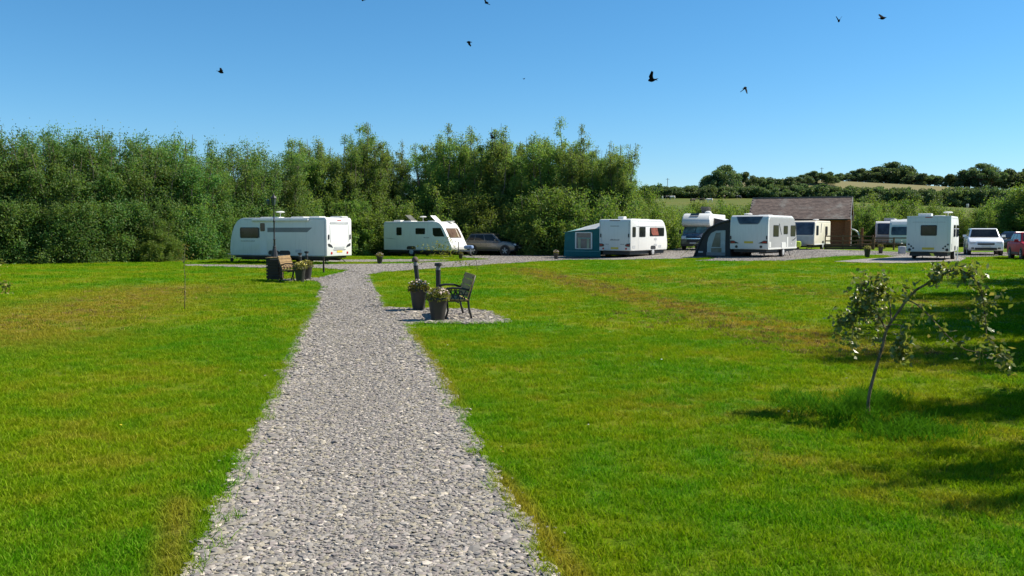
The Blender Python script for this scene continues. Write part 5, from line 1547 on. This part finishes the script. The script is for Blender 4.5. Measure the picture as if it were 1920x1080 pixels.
def bollard(label, base, h, lean=(0, 0), cap='dome'):
    t = thing('bollard', label, 'bollard', base, 0, 'dark bollard lights by the benches')
    t.rotation_euler = (R(lean[0]), R(lean[1]), 0)
    MB().lathe([(.075, 0), (.075, .04), (.055, .06), (.055, h * .80), (.062, h * .805), (.062, h * .82)], 14).build('post', M['black_iron'], t, smooth='auto')
    MB().lathe([(.050, h * .82), (.050, h * .90)], 14).build('lamp_lens', M['mid_grey'], t)
    MB().lathe([(.075, h * .90), (.085, h * .92), (.070, h * .97), (.030, h), (.0, h + .004)] if cap == 'dome' else [(.08, h * .90), (.085, h * .93), (.08, h * .96), (.03, h * .965)], 14, cap=False).build('cap', M['pole_wood'] if cap == 'dome' else M['black_iron'], t, smooth='auto')
    return t
p = at(788, 574); bollard('leaning dark bollard with brown domed top behind the right flower pots', p, 1.22, (0, -6), 'dome')
p = at(822, 583); bollard('upright dark bollard with flat cap behind the nearest flower pot', p, 1.15, (0, 0), 'flat')
p = at(565, 525); bollard('dark bollard with hooked cap behind the left flower pots', p, 1.06, (0, -2), 'flat')
p = at(575.5, 523); bollard('dark bollard standing right of the hooked one by the left bench', p, 1.10, (0, 0), 'flat')
p = at(607, 512); t = thing('marker_post', 'thin dark marker post on the grass island before the long caravan', 'post', p)
MB().box((0, 0, .33), (.07, .07, .66)).build('post', M['wood_dark'], t, bevel=.01)
MB().box((0, 0, .675), (.09, .09, .03)).build('cap', M['black_iron'], t, bevel=.008)
p = at(1691, 476.2); t = thing('water_carrier', 'grey water carrier standing left of the boxy caravan', 'container', p)
MB().box((0, 0, .27), (.42, .40, .52)).build('tank', M['light_grey'], t, bevel=.06, smooth='auto')
MB().lathe([(.05, .53), (.05, .57)], 10).build('cap', M['dark'], t)
MB().tube([(-.18, 0, .5), (-.15, 0, .62), (.15, 0, .62), (.18, 0, .5)], .015, 5).build('handle', M['dark'], t)

# lamp post
p = on(516, 43.5)
t = thing('lamp_post', 'tall black Victorian style lamp post with flared foot before the long caravan', 'lamp post', p)
MB().lathe([(.34, 0), (.34, .10), (.30, .14), (.29, .45), (.30, .50), (.24, .56), (.13, .92), (.10, 1.0), (.11, 1.04), (.085, 1.08)], 8).build('flared_base', M['black_iron'], t)
MB().lathe([(.075, 1.05), (.055, 1.35), (.075, 1.38), (.075, 1.42), (.05, 1.46), (.042, 2.25), (.065, 2.28), (.065, 2.33), (.04, 2.36), (.034, 3.05), (.06, 3.08)], 10).build('column', M['black_iron'], t, smooth='auto')
t.scale = (.78, .78, 1.0)
MB().tube([(-.26, 0, 2.92), (.26, 0, 2.92)], .016, 6).build('ladder_bar', M['black_iron'], t)
M['lantern_glass'] = plain('lantern_glass', (.06, .085, .085), .2, var=.2)
ln = MB().lathe([(.06, 3.06), (.10, 3.10), (.17, 3.40), (.175, 3.42)], 6).build('lantern', M['lantern_glass'], t)
MB().lathe([(.20, 3.41), (.20, 3.44), (.10, 3.54), (.04, 3.58), (.045, 3.62), (.0, 3.68)], 6, cap=False).build('lantern_roof', M['black_iron'], ln)
fr = MB()
for k in range(6):
    a = 2 * math.pi * k / 6
    fr.tube([(.102 * math.cos(a), .102 * math.sin(a), 3.09), (.177 * math.cos(a), .177 * math.sin(a), 3.42)], .010, 4)
fr.build('lantern_frame', M['black_iron'], ln)
# the companion lantern on the small arm
ar = MB().tube([(0, 0, 3.02), (-.18, .0, 3.12), (-.36, 0, 3.10)], .014, 6).build('side_arm', M['black_iron'], t)
MB().lathe([(.03, 3.10), (.09, 3.13), (.12, 3.30), (.04, 3.38), (.0, 3.40)], 6, (-.36, 0, 0), cap=False).build('side_lantern', M['lantern_glass'], ar)

# litter bin
p = at(516, 526)
t = thing('litter_bin', 'slatted wooden litter bin with pale top beside the left bench', 'bin', p, R(-8))
MB().box((0, 0, .42), (.40, .40, .72)).build('liner', M['dark'], t)
for k in range(6):
    z = .14 + .118 * k
    MB().box((0, -.225, z), (.47, .03, .095)).build('slat', M['wood_dark'], t, bevel=.006)
    MB().box((.235, 0, z), (.03, .44, .095)).build('slat', M['wood_dark'], t, bevel=.006)
    MB().box((-.235, 0, z), (.03, .44, .095)).build('slat', M['wood_dark'], t, bevel=.006)
    MB().box((0, .225, z), (.47, .03, .095)).build('slat', M['wood_dark'], t, bevel=.006)
for sx in (-1, 1):
    for sy in (-1, 1):
        MB().box((sx * .19, sy * .19, .05), (.05, .05, .10)).build('foot', M['black_iron'], t)
for (c, sz) in [((0, -.20, .845), (.52, .12, .04)), ((0, .20, .845), (.52, .12, .04)), ((-.20, 0, .845), (.12, .28, .04)), ((.20, 0, .845), (.12, .28, .04))]:
    MB().box(c, sz).build('top_board', M['wood_tan'], t, bevel=.006)

# benches
def bench(label, near_rear, axis, face, slat, Ln=1.30):
    """axis runs along the bench, face is the way one sits; local x along, local y towards the back"""
    ax = Vector(axis).normalized()
    rz = math.atan2(ax.y, ax.x)
    c = Vector(near_rear[:2]) + ax * (Ln / 2)
    o = thing('bench', label, 'bench', (c.x, c.y, tz(c.x, c.y)), rz, 'garden benches by the path')
    sg = 1 if Vector((-ax.y, ax.x)).dot(Vector(face)) > 0 else -1        # +1: sits towards local +y
    Y = lambda y: sg * y
    for sx in (-1, 1):
        x = sx * (Ln / 2 - .03)
        e = MB()
        e.tube([(x, Y(-.06), 0), (x, Y(0.0), .22), (x, Y(.02), .40), (x, Y(-.02), .55), (x, Y(-.13), .92)], [.024, .022, .026, .024, .018], 6)
        e.tube([(x, Y(.50), 0), (x, Y(.44), .20), (x, Y(.46), .38), (x, Y(.47), .52), (x, Y(.44), .63)], [.024, .020, .024, .022, .022], 6)
        e.build('leg_frame', M['black_iron'], o, smooth=True)
        MB().tube([(x, Y(-.03), .60), (x, Y(.15), .66), (x, Y(.35), .665), (x, Y(.50), .64), (x, Y(.53), .58)], .026, 6).build('armrest', M['black_iron'], o, smooth=True)
        # cast lattice under the arm
        la = MB()
        la.tube([(x, Y(.02), .40), (x, Y(.46), .40)], .022, 6)
        for k in range(4):
            y = .07 + .11 * k
            la.tube([(x, Y(y), .41), (x, Y(y + .09), .60)], .012, 5).tube([(x, Y(y + .09), .41), (x, Y(y), .60)], .012, 5)
        la.tube([(x, Y(.02), .52), (x, Y(.46), .52)], .012, 5)
        la.build('lattice', M['black_iron'], o)
    for k in range(5):
        MB().box((0, Y(.06 + .095 * k), .432 - .012 * abs(k - 2) * 0 - .004 * (4 - k)), (Ln, .078, .028)).build('seat_slat', M[slat], o, bevel=.005)
    for k in range(4):
        tt = k / 3
        y, z = -.01 + (-.12) * tt, .52 + .36 * tt
        rot = Matrix.Rotation(sg * R(17), 3, 'X')
        MB().box((0, Y(y + .03), z), (Ln, .026, .116), mat=rot).build('back_slat', M[slat], o, bevel=.005)
    for sx in (-1, 1):
        for k in range(4):
            tt = k / 3
            y, z = -.01 - .12 * tt, .52 + .36 * tt
            MB().box((sx * (Ln / 2 - .03), Y(y + .048), z), (.03, .014, .03)).build('bolt', M['black_iron'], o)
    MB().tube([(-Ln / 2 + .03, Y(.22), .36), (Ln / 2 - .03, Y(.22), .36)], .015, 6).build('tie_rod', M['black_iron'], o)
    return o
p = at(880, 600)
bench('iron and wood bench facing the path behind the nearest flower pot on the right', p, (-.20, 1.0), (-1, -.2), 'wood_olive')
p = at(527, 529)
bench('sunlit wooden slat bench with iron legs beside the slatted litter bin', p, (.10, 1.0), (1, -.1), 'wood_tan', 1.25)

# ------------------------------------------------------------------ young apple tree in the right foreground
base = at(1627, 781)
Yb = base.y
ap = thing('apple_tree', 'young leaning apple tree with arching branch in the right foreground', 'tree', base)
def wp(px, py, dy=0.0):
    q = at(px, py, Yb + dy)
    return q - base
LIMBS = {
 'trunk': ([(1627, 781, 0), (1629, 745, 0), (1637, 710, .01), (1646, 678, .02), (1655, 648, .03), (1661, 622, .03), (1672, 602, .02), (1688, 580, .0), (1700, 562, -.02), (1716, 545, -.05), (1735, 534, -.08)], .018, .011),
 'b1': ([(1735, 534, -.08), (1752, 522, -.12), (1772, 512, -.16), (1795, 506, -.2), (1812, 512, -.24), (1830, 526, -.28), (1840, 548, -.32), (1845, 575, -.34), (1848, 605, -.36), (1850, 632, -.38)], .012, .004),
 'b2': ([(1812, 512, -.24), (1826, 505, -.2), (1840, 498, -.18)], .006, .003),
 'b3': ([(1662, 620, .03), (1655, 606, .08), (1645, 592, .14), (1628, 584, .2), (1612, 585, .26), (1600, 597, .3), (1598, 622, .34), (1600, 650, .36)], .009, .003),
 'b4': ([(1669, 577, .06), (1668, 566, .10), (1662, 550, .14), (1650, 541, .18), (1634, 548, .22), (1620, 545, .26), (1612, 528, .30)], .008, .003),
 'b4a': ([(1650, 541, .18), (1648, 530, .20), (1652, 520, .20)], .005, .002),
 'b4b': ([(1672, 602, .02), (1670, 590, .05), (1669, 577, .06)], .008, .007),
 'b5': ([(1700, 562, -.02), (1716, 569, -.08), (1730, 580, -.12), (1742, 592, -.15), (1757, 608, -.2), (1775, 628, -.24), (1795, 646, -.28), (1812, 656, -.3), (1832, 660, -.34), (1850, 666, -.36)], .008, .003),
 'b6': ([(1662, 612, .03), (1678, 608, -.05), (1694, 612, -.1), (1708, 618, -.15)], .005, .002),
 'b7': ([(1690, 611, -.1), (1688, 628, -.12), (1686, 645, -.14), (1690, 662, -.16), (1704, 672, -.18)], .005, .002),
 'b8': ([(1645, 592, .14), (1648, 604, .16), (1646, 622, .18), (1650, 640, .16)], .005, .002),
 'b9': ([(1612, 585, .26), (1596, 590, .3), (1582, 602, .34), (1572, 612, .36)], .005, .002),
 'b10': ([(1634, 548, .22), (1622, 562, .26), (1606, 566, .3), (1598, 560, .34)], .005, .002),
 'b11': ([(1850, 632, -.38), (1860, 640, -.4), (1872, 655, -.42), (1882, 670, -.42)], .003, .0015),
 'b12': ([(1846, 590, -.34), (1858, 580, -.36), (1868, 566, -.38), (1880, 542, -.40)], .003, .0015),
 'b13': ([(1752, 522, -.12), (1758, 512, -.1), (1760, 500, -.05), (1764, 492, -.05)], .004, .0015),
 'b14': ([(1850, 632, -.38), (1866, 648, -.36), (1888, 660, -.30), (1900, 680, -.28)], .003, .0015),
}
tips = []
for nm, (pts, r0, r1) in LIMBS.items():
    P_ = [wp(*q) for q in pts]
    # smooth the line
    Q = []
    for i in range(len(P_) - 1):
        for k in range(3):
            u = k / 3
            pm, pa, pb, pn = P_[max(i - 1, 0)], P_[i], P_[i + 1], P_[min(i + 2, len(P_) - 1)]
            Q.append(0.5 * ((2 * pa) + (pb - pm) * u + (2 * pm - 5 * pa + 4 * pb - pn) * u * u + (3 * pa - pm - 3 * pb + pn) * u ** 3))
    Q.append(P_[-1])
    rr_ = [r0 + (r1 - r0) * (i / (len(Q) - 1)) + (r0 * .35 if nm == 'trunk' and i < 2 else 0) + RNG.uniform(-.04, .06) * r0 for i in range(len(Q))]
    if nm == 'trunk': Q[0].z -= .03
    MB().tube(Q, rr_, 8 if r0 > .01 else 5).build('trunk' if nm == 'trunk' else 'limb', M['apple_bark'], ap, smooth=True)
    tips.append((nm, Q))
leaf_meshes = []
for _ in range(5):
    V_, F_ = [], []
    n_ = 6
    wv = [0, .62, .98, 1.0, .72, .34, 0]
    curl = RNG.uniform(-.25, .35); fold = RNG.uniform(.15, .5)
    for i in range(n_ + 1):
        t_ = i / n_
        zc = -curl * t_ * t_ * .6
        V_ += [(t_, -wv[i] * .27, zc + fold * wv[i] * .27), (t_, 0, zc), (t_, wv[i] * .27, zc + fold * wv[i] * .27)]
    for i in range(n_):
        a = i * 3; F_ += [(a, a + 1, a + 4, a + 3), (a + 1, a + 2, a + 5, a + 4)]
    me = bpy.data.meshes.new('apple_leaf'); me.from_pydata(V_, [], F_); me.materials.append(M['apple_leaf']); leaf_meshes.append(me)
crown = bpy.data.objects.new('crown', None); link(crown, ap); crown.empty_display_size = .1
apple_me = MB().lathe([(.0, -.9), (.45, -.85), (.85, -.5), (1.0, 0), (.92, .5), (.6, .85), (.25, .88), (.0, .74)], 12, cap=False)
LEAFY = {'b1': (.0, 1, 80), 'b2': (0, 1, 9), 'b3': (.25, 1, 46), 'b4': (.3, 1, 44), 'b4a': (.5, 1, 8), 'b5': (.12, 1, 30), 'b6': (.6, 1, 5), 'b7': (.25, 1, 24), 'b8': (.2, 1, 9), 'b9': (.2, 1, 18), 'b10': (.2, 1, 16), 'b11': (.5, 1, 8), 'b12': (.5, 1, 7), 'b13': (.3, 1, 9), 'trunk': (.8, 1, 9), 'b14': (.4, 1, 8)}
def put_leaf(p, sc, dirv=None, parent=crown):
    o = bpy.data.objects.new('leaf', random.choice(leaf_meshes)); link(o, parent)
    o.location = p
    d = dirv if dirv is not None else Vector((RNG.normal(), RNG.normal(), RNG.normal() * .6 - .25)).normalized()
    q = d.to_track_quat('X', 'Z'); e = q.to_euler(); e.rotate_axis('X', RNG.uniform(-1.2, 1.2))
    o.rotation_euler = e
    o.scale = (sc, sc * RNG.uniform(.8, 1.15), sc)
    return o
fol = []
for nm, Q in tips:
    if nm not in LEAFY: continue
    a, b_, n_ = LEAFY[nm]
    spurs = max(2, n_ // 4)
    for s_ in range(spurs):
        u = a + (b_ - a) * (s_ + RNG.uniform(.1, .9)) / spurs
        i = min(int(u * (len(Q) - 1)), len(Q) - 2)
        c = Q[i].lerp(Q[i + 1], RNG.uniform())
        sd = Vector((RNG.normal(), RNG.normal(), RNG.normal() * .8)).normalized() * RNG.uniform(.01, .08)
        for k in range(max(1, n_ // spurs)):
            put_leaf(c + sd * RNG.uniform(.3, 1.2), RNG.uniform(.055, .10))
        fol.append(np.array(c + sd) + RNG.normal(0, .055, (22 if nm in ('b3', 'b4', 'b8', 'b9', 'b10', 'b7') else 11, 3)))
V_, F_ = leaf_quads(np.concatenate(fol), .062, .036, -.2)
tag(link(bpy.data.objects.new('small_leaves', fast_mesh('small_leaves', V_, F_, M['apple_leaf'], 4)), crown), kind='stuff')
for (px, py, dy) in [(1652, 580, .12), (1660, 578, .14), (1643, 594, .13), (1656, 596, .1), (1640, 565, .2), (1600, 596, .3), (1622, 600, .25), (1610, 618, .3), (1632, 555, .2), (1616, 550, .26), (1626, 606, .2), (1604, 552, .3), (1684, 634, -.12), (1682, 652, -.14)]:
    o = MB(); o.v = [(x * .020, y * .020, z * .018) for x, y, z in apple_me.v]; o.f = list(apple_me.f); o.m = list(apple_me.m)
    o.build('apple', M['apple'], crown, loc=wp(px, py, dy), smooth=True)

# saplings
def sapling(label, base, pts, leaves, spread, leafL, r=.014):
    t = thing('sapling', label, 'tree', base)
    MB().tube(pts, [r * (1 - .75 * i / (len(pts) - 1)) for i in range(len(pts))], 6).build('trunk', M['bark'], t, smooth=True)
    br = MB(); cs = []
    for (c, n_, sx, sz) in leaves:
        c = np.array(c)
        k0 = min(pts, key=lambda q: (Vector(q) - Vector(c)).length)
        br.tube([k0, tuple((np.array(k0) + c) / 2 + np.array([0, 0, .03])), tuple(c)], [.006, .004, .002], 4)
        cs.append(c + RNG.normal(0, 1, (n_, 3)) * np.array([sx, sx, sz]))
    br.build('twigs', M['bark'], t)
    V_, F_ = leaf_quads(np.concatenate(cs), leafL, leafL * .5, 0)
    link(bpy.data.objects.new('crown', fast_mesh('sapling_crown', V_, F_, M['pot_leaf'], 4)), t)
    return t
b0 = at(895, 509); 
sapling('thin leafy sapling on the lawn in front of the raked white caravan', b0, [(0, 0, 0), (-.05, 0, .5), (-.35, 0, .85), (-1.0, 0, 1.05), (-1.7, 0, 1.2)],
        [((-1.7, 0, 1.15), 60, .22, .16), ((-1.3, .1, 1.0), 60, .25, .15), ((-2.3, 0, 1.1), 34, .3, .12), ((-1.5, 0, .75), 40, .25, .1), ((-.4, 0, .30), 36, .35, .06), ((-.75, 0, .45), 26, .2, .06), ((-2.6, .1, .40), 22, .25, .10), ((-1.2, 0, 1.4), 30, .15, .12)], 1, .10)
b0 = at(346, 581)
sapling('thin bare stemmed sapling standing alone on the left lawn', b0, [(0, 0, 0), (.02, 0, .35), (0.03, 0, .75), (.01, 0, 1.1), (.05, 0, 1.5)],
        [((.06, 0, 1.45), 20, .07, .12), ((-.05, .05, 1.3), 14, .08, .08), ((.12, 0, 1.25), 12, .05, .08), ((-.12, 0, 1.2), 10, .08, .05), ((.08, 0, .85), 6, .07, .04), ((0, 0, .45), 5, .04, .06)], 1, .055, .010)
b0 = at(-40, 640)
sapling('young tree at the left edge with one leafy sprig in view', b0, [(0, 0, 0), (0, 0, .6), (.05, 0, .95), (.1, 0, 1.3)],
        [((.52, 0, .96), 24, .05, .035), ((.46, 0, .88), 22, .05, .04), ((.1, 0, 1.3), 60, .16, .16), ((-.3, 0, 1.1), 60, .2, .15), ((-.2, .2, .9), 50, .2, .12)], 1, .07)

# ------------------------------------------------------------------ cows on the hillside
def cow_mesh():
    """one continuous body grown from a skeleton"""
    sk = [((-.85, 0, 1.18), (.30, .34)), ((-.35, 0, 1.12), (.34, .40)), ((.25, 0, 1.10), (.34, .38)), ((.70, 0, 1.16), (.27, .33)), ((1.02, 0, 1.26), (.17, .22)), ((1.28, 0, 1.30), (.14, .17)), ((1.60, 0, 1.12), (.09, .10)),
          ((-.95, 0, 1.28), (.04, .04)), ((-1.05, 0, .95), (.025, .025)), ((-1.06, 0, .6), (.04, .04))]
    ed = [(0, 1), (1, 2), (2, 3), (3, 4), (4, 5), (5, 6), (0, 7), (7, 8), (8, 9)]
    for sy in (-.22, .22):
        b_ = len(sk); sk += [((-.78, sy, .80), (.15, .15)), ((-.70, sy, .52), (.085, .085)), ((-.80, sy, .32), (.06, .06)), ((-.78, sy, .04), (.065, .065))]
        ed += [(0, b_), (b_, b_ + 1), (b_ + 1, b_ + 2), (b_ + 2, b_ + 3)]
        b_ = len(sk); sk += [((.62, sy, .78), (.13, .13)), ((.64, sy, .42), (.065, .065)), ((.62, sy, .04), (.06, .06))]
        ed += [(3, b_), (b_, b_ + 1), (b_ + 1, b_ + 2)]
        b_ = len(sk); sk += [((1.26, sy * 1.2, 1.38), (.05, .03))]
        ed += [(5, b_)]
    me = bpy.data.meshes.new('cow_skeleton'); me.from_pydata([p_ for p_, _ in sk], ed, [])
    o = bpy.data.objects.new('cow_skeleton', me); C.objects.link(o)
    o.modifiers.new('skin', 'SKIN'); o.modifiers.new('sub', 'SUBSURF').levels = 1
    for i, (_, r_) in enumerate(sk): me.skin_vertices[0].data[i].radius = r_
    me.skin_vertices[0].data[1].use_root = True
    dg = bpy.context.evaluated_depsgraph_get(); dg.update()
    res = bpy.data.meshes.new_from_object(o.evaluated_get(dg)); res.name = 'cow_body'
    bpy.data.objects.remove(o)
    res.polygons.foreach_set('use_smooth', [True] * len(res.polygons))
    return res
cow_me = cow_mesh()
cm = [cow_mat('cow_black_white', (.015, .014, .013), (.72, .70, .64), .52), cow_mat('cow_white', (.70, .66, .58), (.75, .72, .66), .5), cow_mat('cow_brown_white', (.16, .07, .03), (.66, .60, .52), .5), cow_mat('cow_dark', (.05, .035, .025), (.10, .07, .05), .5), cow_mat('cow_tan', (.34, .22, .12), (.55, .42, .28), .5)]
for px, py, mi, rz, lb in [(1252, 374.5, 0, 3.3, 'black and white cow grazing at the left of the hill pasture'), (1261, 374.5, 1, 3.0, 'white cow standing right behind the black and white cow'), (1242, 376, 1, 1.4, 'pale cow half hidden by the willow at the pasture edge'),
                           (1328.5, 372, 2, 2.9, 'brown and white cow by the hedge in the pasture middle'), (1338, 372, 4, .2, 'tan cow just right of the brown and white cow'), (1331, 380, 1, 3.1, 'white cow lying lower in the pasture middle'),
                           (1316, 379.5, 3, 2.7, 'dark brown cow below the brown and white cow'), (1299, 381, 3, .4, 'dark cow lowest in the pasture'), (1357, 373, 3, 1.0, 'grey brown cow by the hedge right of the tan cow'), (1385, 374, 0, 2.8, 'black and white cow nearest the building roof'), (1814, 386, 1, 1.3, 'lone pale cow by the hedge on the right hillside')]:
    q = at(px, py, 330)
    q.z = tz(q.x, q.y)
    me = cow_me.copy(); me.materials.clear(); me.materials.append(cm[mi])
    o = bpy.data.objects.new('cow', me); link(o); o.location = q; o.rotation_euler = (0, 0, rz)
    # keep the cow on the ground where the line of sight meets the slope
    for Y in np.arange(300, 356, 1.0):
        c = at(px, py, Y)
        if c.z <= tz(c.x, c.y): q = c; break
    o.location = (q.x, q.y, tz(q.x, q.y) - .02)
    tag(o, lb, 'cow', 'cows on the hill pasture')
for px, top, Y, lb in [(1250, 334, 420, 'thin telegraph pole on the skyline right of the willows'), (1537, 314, 440, 'telegraph pole rising from the trees on the ridge')]:
    x = (px - 960) / F_PX * Y; z0 = tz(x, Y)
    zt_ = at(px, top, Y).z
    t = thing('telegraph_pole', lb, 'pole', (x, Y, z0), 0, 'telegraph poles')
    MB().tube([(0, 0, -.5), (0, 0, zt_ - z0)], [.16, .11], 6).build('pole', M['pole_wood'], t)
    MB().box((0, 0, zt_ - z0 - .5), (1.8, .12, .12)).build('cross_arm', M['pole_wood'], t)

# ------------------------------------------------------------------ birds in the air
def bird(label, px, py, Y, span, flap, yaw, roll):
    t = thing('bird', label, 'bird', at(px, py, Y), yaw, 'dark birds flying over the site')
    t.rotation_euler = (roll, R(RNG.uniform(-15, 15)), yaw)
    s_ = span
    MB().lathe([(.0, -.30), (.05, -.26), (.11, -.10), (.125, .05), (.085, .17), (.08, .22), (.035, .26), (.0, .31)], 8, axis='X', cap=False).build('body', M['bird'], t, smooth=True)
    for sg in (-1, 1):
        z1, z2 = math.sin(flap) * .25, math.sin(flap * 1.25) * .50
        y1, y2 = math.cos(flap) * .25, math.cos(flap * .8) * .50
        P_ = [(.14, sg * .03, .02), (.19, sg * y1, z1), (-.05, sg * y2, z2), (-.20, sg * y2 * .88, z2 * .88), (-.14, sg * y1, z1 - .01), (-.17, sg * .03, 0)]
        MB().add(P_ + [(x, y, z - .018) for x, y, z in P_], [(0, 1, 4, 5), (1, 2, 3, 4), (6, 11, 10, 7), (7, 10, 9, 8), (0, 6, 7, 1), (1, 7, 8, 2), (2, 8, 9, 3), (3, 9, 10, 4), (4, 10, 11, 5), (5, 11, 6, 0)]).build('wing', M['bird'], t)
    P_ = [(-.22, -.03, 0), (-.22, .03, 0), (-.44, .08, 0), (-.40, 0, 0), (-.44, -.08, 0)]
    MB().add(P_ + [(x, y, z - .015) for x, y, z in P_], [(0, 1, 2, 3, 4), (9, 8, 7, 6, 5), (0, 5, 6, 1), (1, 6, 7, 2), (2, 7, 8, 3), (3, 8, 9, 4), (4, 9, 5, 0)]).build('tail', M['bird'], t)
    t.scale = (s_ * 1.5, s_ * 1.5, s_ * 1.7)
    return t
for a in [('largest dark bird, in the sky above the motorhome', 1222, 150, 38, .42, .7, 2.4, .5), ('dark bird right of the largest one with folded wings', 1397, 165, 48, .36, -.8, .8, .3), ('dark bird highest on the right with spread wings', 1655, 34, 46, .38, .35, .3, .5), ('small dark bird left of the highest one on the right', 1573, 39, 50, .32, 1.0, 1.4, 0),
          ('small dark bird high above the middle willows', 879, 79, 50, .32, -.4, 2.6, .4), ('dark bird at the top edge left of the middle', 912, 5, 52, .34, .2, 2.2, .6), ('dark bird alone in the left sky above the belt', 414, 135, 50, .36, .5, .4, .4), ('dark bird against the willow tops', 923, 258, 60, .46, .4, 2.0, .7), ('tiniest dark bird, a speck left of the largest one', 982, 148, 95, .24, .3, 1, 0), ('dark bird cut by the top edge of the picture', 680, 0, 50, .3, .3, 1.8, .2)]:
    bird(*a)
